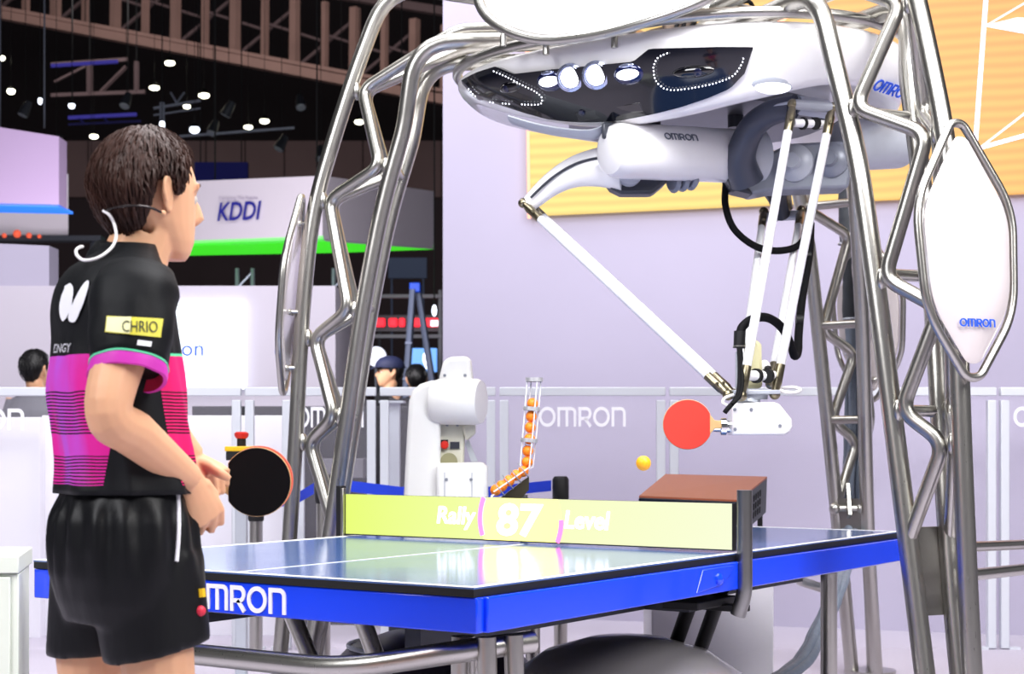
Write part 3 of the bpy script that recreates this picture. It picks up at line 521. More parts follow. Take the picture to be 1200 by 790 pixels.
for k in range(3):
    pts = [leg(k, ro(z), 0, z) for z in ZK]+[leg(k, 1.205, 0, 2.89), leg(k, .85, 0, 2.83), leg(k, .26, 0, 2.74)]
    mb = MB(); mb.tube(fillet(pts, [.2]*6+[.12, .26, .1, 0], 7), CR, 16); mb.build('outer_chord', M_steel, rb)
    for s_ in (-1, 1):
        pts = [leg(k, ri(z), s_*tt(z), z) for z in ZK[:-1]]+[leg(k, 1.08, s_*.180, 2.585+DZ[k]), leg(k, .55, s_*.17, 2.59+DZ[k]), leg(k, .30, s_*.15, 2.61)]
        mb = MB(); mb.tube(fillet(pts, [.2]*5+[.05, .24, .1, 0], 8), .032, 16); mb.build('inner_chord', M_steel, rb)
        nodes = [(.35, 2.68, .13), (.92, 2.67, .15)]
        for z, io in ((2.47, 0), (2.15, 1), (2.04, 0), (1.60, 1), (1.50, 0), (1.19, 1), (1.09, 0), (.84, 1)):
            nodes.append((ro(z)-.055, z, .022) if io == 0 else (ri(z)+.052, z, tt(z)+.004))
        nodes[-1] = (ri(.82)+.012, .80, tt(.82))
        mb = MB(); mb.tube(fillet([leg(k, r, s_*t, z) for r, z, t in nodes], .055, 6), .0235, 12); mb.build('zigzag_brace', M_steel, rb)
        for z, io in ((2.47, 0), (2.15, 1), (2.04, 0), (1.60, 1), (1.50, 0), (1.19, 1), (1.09, 0)):
            r = (ro(z)-.03, .012) if io == 0 else (ri(z)+.03, tt(z)); mb = MB(); mb.ell(leg(k, r[0], s_*r[1], z), (.017, .017, .035), None, 10, 8); mb.build('weld', M_steel, rb)
    for z in (2.15, 1.62, 1.19):
        mb = MB(); mb.cyl(leg(k, ri(z), -tt(z), z), leg(k, ri(z), tt(z), z), .019, 12); mb.build('rung', M_steel, rb)
    # gusset plate between the inner chords
    zs = (.56, .83); r = lambda z: ri(z)-.012
    mb = MB(); q = [leg(k, r(zs[0]), -tt(zs[0]), zs[0]), leg(k, r(zs[0]), tt(zs[0]), zs[0]), leg(k, r(zs[1]), tt(zs[1]), zs[1]), leg(k, r(zs[1]), -tt(zs[1]), zs[1])]
    mb.prism(q, leg(k, 1.0, 0, 0)-leg(k, 1.012, 0, 0)); mb.build('gusset_plate', mat('satin_steel_plate', '8d8a86', .42, 1, .06), rb, smooth=False)
    if k == 2:
        c = leg(k, ri(.8)-.04, 0, .80); mb = MB(); mb.prism([c+RT*-.006+UP*.10, c+RT*-.006-UP*.04-FW*.05, c+RT*-.006-UP*.06, c+RT*-.006+UP*.02], RT*.014); mb.build('lug', M_steel, rb, smooth=False)
        mb = MB(); mb.cyl(c-RT*.07-UP*.015, c+RT*.07-UP*.015, .016, 12); mb.ell(c-RT*.06-UP*.015, (.026, .026, .026)); mb.ell(c+RT*.06-UP*.015, (.026, .026, .026)); mb.build('pin', M_steel, rb)
    mb = MB(); mb.rev([(.12, 0), (.12, .02), (.05, .03)], leg(k, 1.62, 0, 0), UP, 20); mb.build('base_plate', M_steel, rb)
    # leaf-shaped panel on the outer chord
    rp = 1.66
    outl = [(.022, 2.055), (.180, 1.80), (.162, 1.48), (.026, 1.285), (-.026, 1.285), (-.162, 1.48), (-.180, 1.80), (-.022, 2.055)]
    prr = lambda z: ro(z)+.060
    loop = fillet([leg(k, prr(z), s_, z) for s_, z in outl], .085, 6, True)
    mb = MB(); mb.tube(loop, .0135, 12, closed=True); rim = mb.build('panel_rim', M_steel, rb)
    # shell: rings shrinking to the middle, bulging outwards
    c2d = (0, 1.66); o2 = fillet([V((a, b, 0)) for a, b in outl], .085, 6, True); mb = MB(); rings = []
    for t, b_ in ((.86, -.012), (.89, .004), (.84, .012), (.6, .022), (.3, .028), (.04, .03)):
        rings.append([leg(k, prr(c2d[1]+(p.y-c2d[1])*t)+b_, p.x*t, c2d[1]+(p.y-c2d[1])*t) for p in o2])
    mb.loft(rings); pn = mb.build('panel_shell', M_panel, rb, ang=60)
    mb = MB(); h = .042; wl = None
    def gp(x, y, z, k=k): return leg(k, prr(1.435+y)+.012+.0165+z-.004*abs(x-.062)/.062, -.062+x, 1.435+y)
    logo(mb, gp, .024, .003); mb.build('lettering', M_bluet, pn, smooth=False)
    for z in (1.95, 1.60, 1.38):
        for s_ in ((0,) if z > 1.9 else (-.03, .03)):
            mb = MB(); mb.cyl(leg(k, ro(z)+.01, s_*.6, z), leg(k, prr(z)+.006, s_, z), .008, 8); mb.ell(leg(k, prr(z)-.012, s_, z), (.014,)*3, None, 8, 6); mb.build('panel_bracket', M_steel, rb)
mb = MB(); mb.tube([W(OL+.27*cos(2*pi*i/36), OD+.27*sin(2*pi*i/36), 2.70) for i in range(36)], .034, 12, closed=True); mb.build('hub_ring', M_steel, rb)
mb = MB(); mb.rev([(.30, 2.50-2.2), (.30, 2.62-2.2), (.24, 2.66-2.2)], W(OL, OD, 2.2), UP, 28); mb.build('hub_body', M_dark, rb)
# ---------------------------------------------------------------- head ring
PHF = TH0+60            # the front of the head
def hrad(ph): return .865+.075*cos(RD(3*(ph-TH0)))
ZT = 2.50
LIP = [(552, 121), (593, 137), (647, 145), (697, 146), (761, 138.5), (818, 130), (852, 122), (924, 108), (972, 96)]
def lip_table():
    out = []
    for x, y in LIP:
        def q(ph): a = RD(ph); r = hrad(ph)-.07; return OL+r*cos(a), OD+r*sin(a)
        ph = min([160+.5*i for i in range(300)], key=lambda p: abs(CX+FPX*q(p)[0]/q(p)[1]-x)); out.append((ph, CAM.z+(HOR-y)/FPX*q(ph)[1]))
    return sorted(out)
LT = lip_table(); LTX, LTZ = [100]+[q[0] for q in LT]+[360], [2.36]+[q[1] for q in LT]+[2.34]
def hzb(ph):
    ph = (ph-60) % 360+60; return sum(interp(ph+o, LTX, LTZ) for o in (-6, -3, 0, 3, 6))/5
def hd(ph, v, off=0):
    v = min(max(v, 0), 1); z0, z1 = hzb(ph), ZT; a = RD(ph); d = (ph-PHF+180) % 360-180; fr = exp(-(d/60)**2)
    r = hrad(ph)-(.10*fr+.05)*(1-v)**1.2+.03*sin(pi*min(max(v, 0), 1))-.01+off
    return W(OL+r*cos(a), OD+r*sin(a), lerp(z0, z1, v)-off*.25*(1-v))
N = 120
rings = []
PHS = [i*360/N for i in range(N)]
for rr_, zz in ((.30, .02), (.60, .0)): rings.append([W(OL+hrad(p)*rr_*cos(RD(p)), OD+hrad(p)*rr_*sin(RD(p)), 2.36+zz) for p in PHS])
rings.append([hd(p, 0, -.06) for p in PHS])
for v, o in ((0.0, -.015), (.02, .004), (.07, .012), (.14, .012), (.3, .006), (.5, .002), (.7, 0), (.85, 0), (.94, -.004), (1.0, -.016)): rings.append([hd(p, v, o) for p in PHS])
for rr_, zz in ((.9, .0), (.5, .02)): rings.append([W(OL+hrad(p)*rr_*cos(RD(p)), OD+hrad(p)*rr_*sin(RD(p)), ZT+zz) for p in PHS])
mb = MB(); mb.loft(rings); head = mb.build('head_shell', M_white, rb, ang=50)
mb = MB(); mb.tube([hd(p, 1.0, .006)+UP*.026 for p in PHS], .02, 12, closed=True); mb.build('head_rim', M_steel, rb)
mb = MB(); mb.rev([(.50, 0), (.50, .05), (.40, .06)], W(OL, OD, 2.32), UP, 40); mb.build('underside_plate', mat('dark_underside_metal', '6a6d74', .4, .5, .06), rb)
def proj(p): d = p-CAM; z = d.dot(FW); return CX+FPX*d.dot(RT)/z, HOR-FPX*d.dot(UP)/z
def headinv(px, py):
    best = None
    ph, v, st, sv = 240, .5, 16, .2
    cand = [(PHF+a, b) for a in range(-90, 91, 6) for b in (0, .2, .4, .6, .8, 1)]
    for it in range(7):
        best = min(cand, key=lambda q: (proj(hd(*q))[0]-px)**2+(proj(hd(*q))[1]-py)**2)
        s1, s2 = 6/2**it, .2/2**it
        cand = [(best[0]+i*s1/2, best[1]+j*s2/2) for i in range(-2, 3) for j in range(-2, 3)]
    return best
# black visor
vt = [(546, 94), (566, 84), (586, 78), (597, 83), (607, 87), (650, 82), (700, 77), (744, 73), (752, 66), (762, 58), (800, 57), (840, 56), (881, 56)]
vb = [(548, 98), (556, 109), (572, 119), (595, 127), (620, 132), (645, 139), (670, 142), (700, 143), (730, 141), (770, 133), (800, 125), (830, 115), (855, 104), (872, 86), (881, 58)]
T_ = [headinv(*p) for p in vt]; B_ = [headinv(*p) for p in vb]
lo = max(min(q[0] for q in T_), min(q[0] for q in B_)); hi = min(max(q[0] for q in T_), max(q[0] for q in B_))
tx, ty = [q[0] for q in T_], [q[1] for q in T_]; bx_, by_ = [q[0] for q in B_], [q[1] for q in B_]
NV = 70; rows = []
for i in range(NV+1):
    ph = lerp(lo, hi, i/NV); a, b = interp(ph, bx_, by_), interp(ph, tx, ty); b = max(b, a+.004)
    rows.append([hd(ph, lerp(a, b, j/8), .018) for j in range(9)]+[hd(ph, lerp(a, b, 1-j/8), .002) for j in range(9)])
mb = MB(); mb.loft(rows); visor = mb.build('visor', M_blackg, rb, ang=50)
def onhead(px, py, off=.016):
    ph, v = headinv(px, py); p = hd(ph, v, off); n = ((hd(ph+.5, v)-hd(ph-.5, v)).cross(hd(ph, v+.02)-hd(ph, v-.02))).normalized()
    if n.dot(FW) > 0: n = -n
    u = UP.cross(n).normalized(); return p, n, u, n.cross(u)
M_led = emis('visor_led_glow', 'f2f4ff', 2.2); M_hl = emis('head_lamp_glow', 'f4f6ff', 2.4); M_hl2 = mat('head_lamp_rim', 'aab2d0', .15, .8)
def ledrow(pts, n):
    sp_ = spline([V((x, y, 0)) for x, y in pts], 12); L_ = [0]
    for a, b in zip(sp_[:-1], sp_[1:]): L_.append(L_[-1]+(b-a).length)
    for i in range(n):
        t = L_[-1]*i/(n-1); x = interp(t, L_, [p.x for p in sp_]); y = interp(t, L_, [p.y for p in sp_]); p, nn_, u, v_ = onhead(x, y, .029)
        mb = MB(); mb.ell(p, (.0028,)*3, None, 6, 4); mb.build('led', M_led, visor)
ledrow([(558, 104), (566, 112), (580, 118), (605, 121), (632, 122), (641, 121), (642, 114), (634, 107), (620, 100), (603, 91), (587, 84)], 44)
ledrow([(783, 64), (773, 69), (768, 80), (770, 94), (778, 103), (790, 106), (815, 103), (840, 97), (858, 89), (867, 76), (869, 70)], 40)
for x, y, w_, tilt in ((602, 102, .085, .10), (813, 84, .105, -.05)):
    p, n, u, v_ = onhead(x, y, .012); mb = MB(); mb.ell(p, (w_/1.4, .022, .02), (u, v_, n), 20, 10); e_ = mb.build('camera_eye', mat('eye_black_glass', '05050a', .06, 0, 0, coat=1), visor)
    mb = MB(); q = p+u*(-.01 if x < 700 else .02)+n*.012; mb.rev([(.014, 0), (.014, .008), (.010, .010), (.002, .012)], q, n, 16); mb.build('lens', mat('blue_black_lens', '151a3a', .05, .3, 0, coat=1), e_)
for x, y, kind in ((648, 94, 1), (671.5, 91, 0), (701, 88, 0), (738, 86, 1)):
    p, n, u, v_ = onhead(x, y, .012); n2 = (n*.7-FW*.7-UP*.1).normalized()
    if kind == 0:
        mb = MB(); mb.rev([(.050, -.01), (.050, .012), (.040, .018), (.039, .008)], p, n2, 24); hl = mb.build('lamp_ring', M_hl2, visor); mb = MB(); mb.rev([(.039, 0), (.034, .014), (.015, .020), (.001, .021)], p, n2, 20); mb.build('lamp', M_hl, visor)
    else:
        mb = MB(); mb.ell(p-v_*.004, (.062, .038, .016), (u, v_, n), 20, 10); mb.build('lamp_socket', mat('deep_blue_socket', '101a4c', .1, .3, 0, coat=1), visor)
        mb = MB(); mb.ell(p-v_*.002+n*.010, (.046, .020, .012), (u, v_, n), 18, 8); mb.build('lamp', M_hl, visor); mb = MB(); mb.ell(p+v_*.028+n*.006, (.030, .008, .008), (u, v_, n), 14, 6); mb.build('lamp_brow', M_hl2, visor)
p, n, u, v_ = onhead(716, 131, .014); mb = MB(); mb.box(p, (.28, .038, .006), (u, v_, n)); mb.build('sensor_strip', mat('eye_black_glass', '05050a'), visor, bev=.008)
p, n, u, v_ = onhead(686, 132, .019); mb = MB(); mb.rev([(.013, 0), (.012, .004), (.002, .007)], p, n, 14); mb.build('sensor_lens', mat('blue_black_lens', '151a3a'), visor)
for x, y, sx in ((905, 102, .065), (568, 126, .05)):
    p, n, u, v_ = onhead(x, y, .004); mb = MB(); mb.ell(p, (sx, .026, .014), (u, v_, n), 20, 10); mb.build('side_lamp', M_hl, head, label='white glowing side lamp'); mb = MB(); mb.ell(p-n*.004+v_*.006, (sx*1.18, .036, .013), (u, v_, n), 20, 10); mb.build('side_lamp_socket', M_greyl, head)
p, n, u, v_ = onhead(1022, 99, .012)
mb = MB(); logo(mb, planeg(p-v_*.02, u, v_, n), .045, .003); mb.build('lettering', M_bluet, head, smooth=False)
mb = MB(); mb.tube(spline([P(600, 141, 5.9), P(640, 152, 5.85), P(690, 158, 5.8), P(712, 150, 5.8)], 6), [(.05, .012)]*19, 10, flat=FW); mb.build('lower_tray', M_greyl, rb)
# brow panel on top
bp = [(556, -40, 5.85), (561, 12, 5.82), (592, 37, 5.75), (636, 49, 5.68), (700, 42, 5.56), (775, 21, 5.42), (850, -8, 5.35), (880, -70, 5.5), (760, -150, 5.75), (600, -110, 5.9)]
bl = fillet([P(*q) for q in bp], .2, 6, True); cc = sum(bl, V((0, 0, 0)))/len(bl); nb = (bl[10]-cc).cross(bl[30]-cc).normalized(); nb = nb if nb.dot(FW) < 0 else -nb
mb = MB(); mb.tube(bl, .019, 12, closed=True); mb.build('brow_rim', M_steel, rb)
mb = MB(); mb.loft([[cc+(p-cc)*t+nb*b_ for p in bl] for t, b_ in ((.93, -.02), (.95, 0), (.9, .012), (.5, .035), (.05, .045))]); mb.build('brow_panel', M_white, rb, ang=60)
for q in ((590, 40, 5.75), (640, 50, 5.7), (720, 42, 5.6)): mb = MB(); mb.cyl(P(*q), P(q[0], q[1]+14, q[2]), .012, 8); mb.build('brow_stud', M_steel, rb)
# ---------------------------------------------------------------- delta arms
def motor(a, b, r, name, m, endcap=True):
    ax = (V(b)-V(a)); l = ax.length; mb = MB(); mb.rev([(r*.55, 0), (r*.85, r*.12), (r*.98, r*.4), (r, r*.8), (r, l*.8), (r*1.0, l)], a, ax, 36); return mb.build(name, m, rb)
a, b = P(712, 176, 5.72), P(862, 183, 6.02); d_ = (b-a).normalized()
mo = motor(a, b, .099, 'motor_housing', M_white); motor(b-d_*.02, b+d_*.09, .110, 'motor_collar', M_greyl)
mb = MB(); r = .1003
def gm(x, y, z):
    up = (UP-d_*UP.dot(d_)).normalized(); fr = d_.cross(up); fr = fr if fr.dot(FW) < 0 else -fr; an = RD(18)+y/r; return a+d_*(.185+x)+(up*sin(an)+fr*cos(an))*(r+z)
logo(mb, gm, .027, .002); mb.build('lettering', mat('grey_lettering', '5c6270', .5), mo, smooth=False)
mb = MB(); mb.box(P(745, 158, 5.85), (.30, .12, .06), (d_, FW, UP)); mb.build('motor_mount', M_dark, rb, bev=.01)
# shoulder block below the white housing
def plate(pts, d, th, name, m, d2=None, bev=.012):
    mb = MB(); d2 = d if d2 is None else d2; xs = [q[0] for q in pts]; x0, x1 = min(xs), max(xs)
    mb.prism([P(x, y, lerp(d, d2, (x-x0)/max(1, x1-x0))) for x, y in pts], FW*th); return mb.build(name, m, rb, bev=bev)
plate([(703, 197), (706, 208), (716, 221), (728, 227), (765, 227), (778, 216), (790, 203), (752, 196)], 5.86, .1, 'shoulder_block', M_dark)
for i in range(3):
    mb = MB(); c = P(787+10*i, 212-i*1.5, 5.92); mb.rev([(.034, 0), (.045, .012), (.034, .024)], c, d_, 16); mb.build('bellows_ring', M_grey, rb)
mb = MB(); c = P(738, 203, 5.83); mb.rev([(.045, 0), (.045, .05), (.03, .055)], c+FW*.03, -FW, 20); mb.build('pivot_cap', M_greyl, rb)
# arm 1: sickle-shaped upper arm to the left
up_ = [(722, 180, 5.88), (690, 178, 5.9), (662, 190, 5.94), (640, 208, 5.98), (622, 230, 6.0)]; wd_ = [.085, .08, .066, .048, .026]
ctr = spline([P(*q) for q in [(730, 196, 5.86), (700, 196, 5.89), (672, 202, 5.93), (645, 217, 5.97), (619, 240, 6.0)]], 6)
mb = MB(); mb.tube(ctr, [(lerp(.085, .03, i/24), lerp(.05, .028, i/24)) for i in range(25)], 16, flat=UP); mb.build('upper_arm', M_white, rb)
mb = MB(); fcn = [p-FW*.048+UP*(.030-.02*i/24) for i, p in enumerate(ctr)][2:-1]; mb.tube(fcn, .005, 6); mb.build('arm_groove', M_dark, rb)
def clevis(p, q, r=.014, name='rod_joint'):
    p, q = V(p), V(q); d = (q-p).normalized(); mb = MB(); mb.ell(p, (r*1.35,)*3, None, 12, 8); mb.tube([p, p+d*.03, p+d*.035, p+d*.105], [r*.8, r*1.05, r*1.2, r*1.15], 12); s_ = d.orthogonal().normalized(); mb.cyl(p+d*.06-FW*.03, p+d*.06+FW*.03, r*.45, 8); return mb.build(name, M_brass, rb)
def rod(a, b, r=.0155):
    a, b = P(*a), P(*b); d = (b-a).normalized(); mb = MB(); mb.cyl(a+d*.09, b-d*.09, r, 14); mb.build('rod', M_rod, rb); clevis(a, b); clevis(b, a)
rod((613, 238, 5.99), (853, 463, 5.42)); rod((617, 236, 6.12), (860, 462, 5.52))
rod((929, 122, 5.62), (869, 464, 5.36)); rod((975, 126, 5.66), (908, 462, 5.42))
rod((895, 248, 6.35), (868, 452, 5.62), .0145); rod((939, 246, 6.38), (903, 450, 5.66), .0145)
mb = MB(); mb.cyl(P(929, 122, 5.62), P(975, 126, 5.66), .018, 12); mb.build('elbow_shaft', M_greyl, rb)
mb = MB(); mb.cyl(P(930, 144, 5.62), P(968, 146, 5.66), .015, 12); mb.build('spacer', M_white, rb)
for x in (941, 956): mb = MB(); mb.cyl(P(x-1, 144.7, 5.63), P(x+1, 144.9, 5.635), .022, 14); mb.build('spacer_clip', M_blackm, rb)
mb = MB(); mb.cyl(P(895, 254, 6.35), P(939, 252, 6.38), .02, 12); mb.build('elbow_shaft', M_greyl, rb)
mb = MB(); mb.cyl(P(872, 440, 5.4), P(910, 441, 5.44), .018, 12); mb.build('spacer', M_white, rb)
for x in (886, 899): mb = MB(); mb.cyl(P(x-1, 440.4, 5.41), P(x+1.5, 440.6, 5.42), .025, 14); mb.build('spacer_clip', M_blackm, rb)
# arm 2: arched dark upper arm
arch = spline([P(876, 214, 5.95), P(868, 185, 5.9), P(880, 152, 5.84), (P(902, 133, 5.76)), P(930, 126, 5.68)], 6)
mb = MB(); mb.tube(arch, [(lerp(.062, .036, i/24), .05) for i in range(25)], 14, flat=RT); mb.build('upper_arm', mat('dark_slate_arm', '4a4e5c', .35, .2, .05), rb)
mb = MB(); mb.tube([p-FW*.05+UP*.01 for p in arch][3:-2], .006, 6); mb.build('arm_groove', M_greyl, rb)
mb = MB(); mb.cyl(P(934, 123, 5.7), P(968, 128, 5.74), .034, 16); mb.build('elbow_motor', M_greyl, rb)
# grey gearbox with two end caps
plate([(864, 205), (880, 228), (905, 223), (995, 220), (1003, 164), (925, 168), (900, 180)], 6.02, .16, 'gearbox', M_grey)
for x, y, r_ in ((932, 192, .07), (975, 189, .064)):
    mb = MB(); mb.rev([(r_, 0), (r_, .03), (r_*.75, .05), (r_*.45, .055), (r_*.4, .09), (.002, .09)], P(x, y, 6.04), -FW+RT*-.35, 28); mb.build('gearbox_cap', M_greyl if x < 950 else M_grey, rb)
plate([(845, 195), (868, 206), (884, 228), (858, 222)], 5.95, .14, 'link_block', M_dark)
motor(P(985, 170, 6.15), P(1050, 168, 6.5), .1, 'motor_housing', M_greyl)
# arm 3: rear upper arm under the gearbox
mb = MB(); mb.tube(spline([P(905, 215, 6.2), P(912, 230, 6.3), P(917, 252, 6.36)], 6), [(lerp(.06, .03, i/12), .04) for i in range(13)], 12, flat=RT); mb.build('upper_arm', M_dark, rb)
for x in (905, 921): mb = MB(); mb.cyl(P(x, 216, 6.22), P(x+4, 244, 6.33), .014, 8); mb.build('spring', M_brass, rb)
# hanging stay plates from the head to the arms
for x, d in ((765, 5.95), (862, 6.1), (960, 6.1)): mb = MB(); mb.cyl(P(x, 150, d), P(x, 118, d), .03, 12); mb.build('hanger', M_dark, rb)
# hoses
def hose(pts, r, name='hose', m=None): mb = MB(); mb.tube(spline([P(*q) for q in pts], 8), r, 10); return mb.build(name, m or M_rubber, rb)
hose([(851, 212, 6.05), (850, 240, 6.05), (860, 268, 6.05), (884, 288, 6.08), (910, 294, 6.12), (935, 288, 6.16), (948, 268, 6.2), (948, 245, 6.25)], .0135)
hose([(950, 262, 6.2), (948, 300, 6.1), (940, 350, 5.95), (936, 390, 5.85), (935, 412, 5.8), (931, 417, 5.75), (927, 405, 5.7), (917, 385, 5.62), (901, 373, 5.55), (884, 373, 5.5), (871, 382, 5.48), (867, 392, 5.47)], .0155)
mb = MB(); mb.cyl(P(867, 388, 5.47), P(866.5, 405, 5.47), .020, 16); mb.cyl(P(866.5, 406, 5.47), P(866.4, 408, 5.47), .022, 16); mb.build('connector', M_blackm, rb)
mb = MB(); mb.cyl(P(866.4, 405, 5.47), P(866.4, 406.5, 5.47), .0225, 16); mb.build('connector_ring', M_steel, rb)
hose([(866, 408, 5.45), (867, 430, 5.4), (866, 455, 5.33), (862, 468, 5.3), (852, 480, 5.28), (849, 484, 5.28)], .008); hose([(868, 408, 5.45), (870, 440, 5.36), (868, 462, 5.31), (858, 474, 5.28)], .006)
for x, y, d in ((937, 375, 5.87), (946, 300, 6.1)): mb = MB(); mb.cyl(P(x-4, y, d), P(x+4, y, d), .02, 10); mb.build('hose_clip', M_blackm, rb)
hose([(908, 452, 5.45), (918, 459, 5.42), (932, 460, 5.42), (938, 457, 5.42), (930, 454, 5.44), (915, 455, 5.46)], .006, 'air_tube', M_white); hose([(862, 462, 5.4), (850, 466, 5.38), (847, 472, 5.37), (852, 475, 5.37)], .005, 'air_tube', M_white)
# end effector
mb = MB(); mb.box(P(884, 460, 5.45), (.155, .13, .014), (RT, FW, UP)); mb.build('platform', M_greyl, rb, bev=.003)
plate([(873, 455), (874, 405), (879, 398), (888, 398), (893, 404), (894, 455)], 5.46, .05, 'tan_block', mat('pale_tan_nylon', 'd8d3a8', .5))
plate([(863, 455), (863, 412), (871, 412), (871, 455)], 5.48, .03, 'side_bracket', M_greyl, bev=.002)
mb = MB(); mb.ell(P(896, 432, 5.5), (.022, .022, .03)); mb.build('nozzle', M_white, rb)
mb = MB(); mb.cyl(P(900, 441, 5.47), P(900, 433, 5.47), .011, 10); mb.ell(P(900, 431.5, 5.47), (.013, .013, .009)); mb.build('fitting', M_blackm, rb)
mb = MB(); mb.cyl(P(882, 462, 5.45), P(882, 468, 5.45), .05, 20); mb.cyl(P(878, 466, 5.44), P(877, 475, 5.43), .038, 18); mb.build('wrist_joint', M_greyl, rb)
mb = MB(); mb.prism([P(x, y, 5.36) for x, y in ((858, 475), (862, 472), (908, 471.5), (914, 474), (928, 491), (929, 499), (926, 506), (920, 510), (858, 510))], FW*.12); mb.build('hand_cover', M_white, rb, bev=.006)
for x, y in ((861, 480), (880.5, 480), (914, 499), (861.5, 503)): mb = MB(); mb.rev([(.006, 0), (.005, .003), (.001, .004)], P(x, y, 5.359), -FW, 8); mb.build('screw', M_grey, rb)
mb = MB(); mb.rev([(.021, 0), (.021, .03), (.029, .032), (.029, .05), (.018, .052), (.018, .075)], P(862, 500, 5.42), -RT, 20); mb.build('paddle_clamp', M_chrome, rb)
# red paddle held by the robot
pc = P(806, 497.5, 5.40); R = .083; ux = RT; uy = UP; dn = -FW
outp = []
for i in range(49):
    t = RD(26+i*(360-52)/48); outp.append((R*cos(t)*1.0, R*sin(t)*1.01))
mb = MB(); mb.prism([pc+ux*x+uy*y for x, y in outp], -dn*.006); mb.build('paddle_blade', M_wood, rb, bev=.001)
mb = MB(); mb.prism([pc+ux*x*.985+uy*y*.985+dn*.0005 for x, y in outp], dn*.004); mb.build('red_rubber_sheet', M_red, rb, bev=.0015)
mb = MB(); mb.prism([pc+ux*x*.985+uy*y*.985-dn*.0065 for x, y in outp], -dn*.004); mb.build('black_rubber_sheet', M_rubber, rb, bev=.0015)
mb = MB(); mb.prism([pc+ux*x+uy*y+dn*.001 for x, y in ((.070, .038), (.080, .026), (.090, .014), (.125, .012), (.125, -.012), (.090, -.014), (.080, -.026), (.070, -.038))], -dn*.008); mb.build('paddle_throat', M_wood, rb, bev=.002)
# grey wrapped cable bundle by the rear leg
M_wrap = mat('grey_cable_wrap', '737d8c', .42, 0, .15, 12, bump=.5, bs=18, coat=.1, stretch=(2, 2, .4)); M_wrapd = mat('dark_cable_wrap', '3d4148', .5, 0, .15, 12, bump=.5, bs=18)
cb = thing('cable_bundle', 'grey wrapped cable bundle running down inside the rear robot leg', 'cable', leg(2, 1.2, .02, 0))
def wrapped(pts, r, name, m, seed, n=22, wr=.12):
    sp_ = spline(pts, 8); rs = [r*(1+.12*noise.noise(V((i*.35, seed, 0)))) for i in range(len(sp_))]; mb = MB(); mb.tube(sp_, rs, n)
    mb.v = [p+V((noise.noise(p*V((22, 22, 5))+V((seed, 0, 0))), noise.noise(p*V((22, 22, 5))+V((0, seed, 9))), 0))*wr*r for p in mb.v]; return mb.build(name, m, cb, ang=80)
wrapped([P(992, 205, 7.67), P(993, 240, 7.67), P(995, 285, 7.64)], .042, 'upper_sleeve', M_wrapd, 1)
wrapped([P(996, 283, 7.64), P(997, 330, 7.64), P(998, 378, 7.64)], .040, 'middle_sleeve', M_wrapd, 2)
wrapped([P(998, 372, 7.64), P(1000, 395, 7.64), P(1001, 415, 7.64)], .037, 'lower_sleeve', M_wrap, 3)
for i, (dx, dd) in enumerate(((-7, 0), (-2, -.04), (3, .0), (7, -.03))):
    wrapped([P(1000+dx*.3, 412, 7.62+dd), P(1001+dx*.8, 440, 7.60+dd), P(1001+dx, 500, 7.58+dd), P(999+dx, 560, 7.56+dd), P(997+dx, 615, 7.52+dd), P(985+dx*.7, 680, 6.9+dd), P(964+dx*.8, 730, 6.7+dd), P(940+dx, 775, 6.5+dd), P(905+dx, 800, 6.35+dd)], .019, 'loose_wrap', M_wrap, 10+i, 14, .3)
for x, y, d, r_ in ((994, 286, 7.64, .044), (999, 374, 7.64, .042), (1001, 415, 7.62, .038), (964, 733, 6.69, .05)):
    mb = MB(); mb.tube([P(x, y, d)+RT*(r_*cos(2*pi*i/20))+FW*(r_*sin(2*pi*i/20))+UP*(.02*cos(2*pi*i/20) if y > 700 else 0) for i in range(20)], .006, 6, closed=True); mb.build('cable_tie', M_greyl, cb)
# black cables above the head
for i in range(6):
    random.seed(20+i); y0_ = random.uniform(0, 25)
    hose([(790+8*i, 40, 6.0), (800+10*i, 10+y0_*.4, 6.05), (830+9*i, -8+y0_, 6.1), (860+5*i, 5+y0_*.8, 6.15), (880+4*i, 36, 6.2)], .008, 'cable')
mb = MB(); mb.box(P(793, 24, 6.1), (.10, .12, .1), (RT, FW, UP)); mb.build('control_box', mat('brown_grey_box', '7a6a5e', .6), rb, bev=.006)
# stainless loop rail at the right
mb = MB(); mb.tube(fillet([leg(1, ro(.78), 0, .78), P(1230, 637, 5.3), P(1330, 606, 7.2)], .3), .016, 10); mb.build('side_rail', M_steel, rb)
mb = MB(); mb.tube(fillet([leg(1, ro(.695), 0, .695), P(1230, 664, 5.3), P(1330, 630, 7.2)], .3), .019, 10); mb.build('side_rail', M_steel, rb)
q = P(1330, 606, 7.2); mb = MB(); mb.cyl(V((q.x, q.y, .80)), V((q.x, q.y, 0)), .024, 12); mb.build('rail_post', M_steel, rb)
mb = MB(); mb.tube(fillet([leg(2, ri(.55), .02, .55), P(965, 690, 6.9), P(935, 680, 6.6), P(940, 668, 6.5)], .06), .02, 10); mb.build('cable_hook', M_steel, rb)
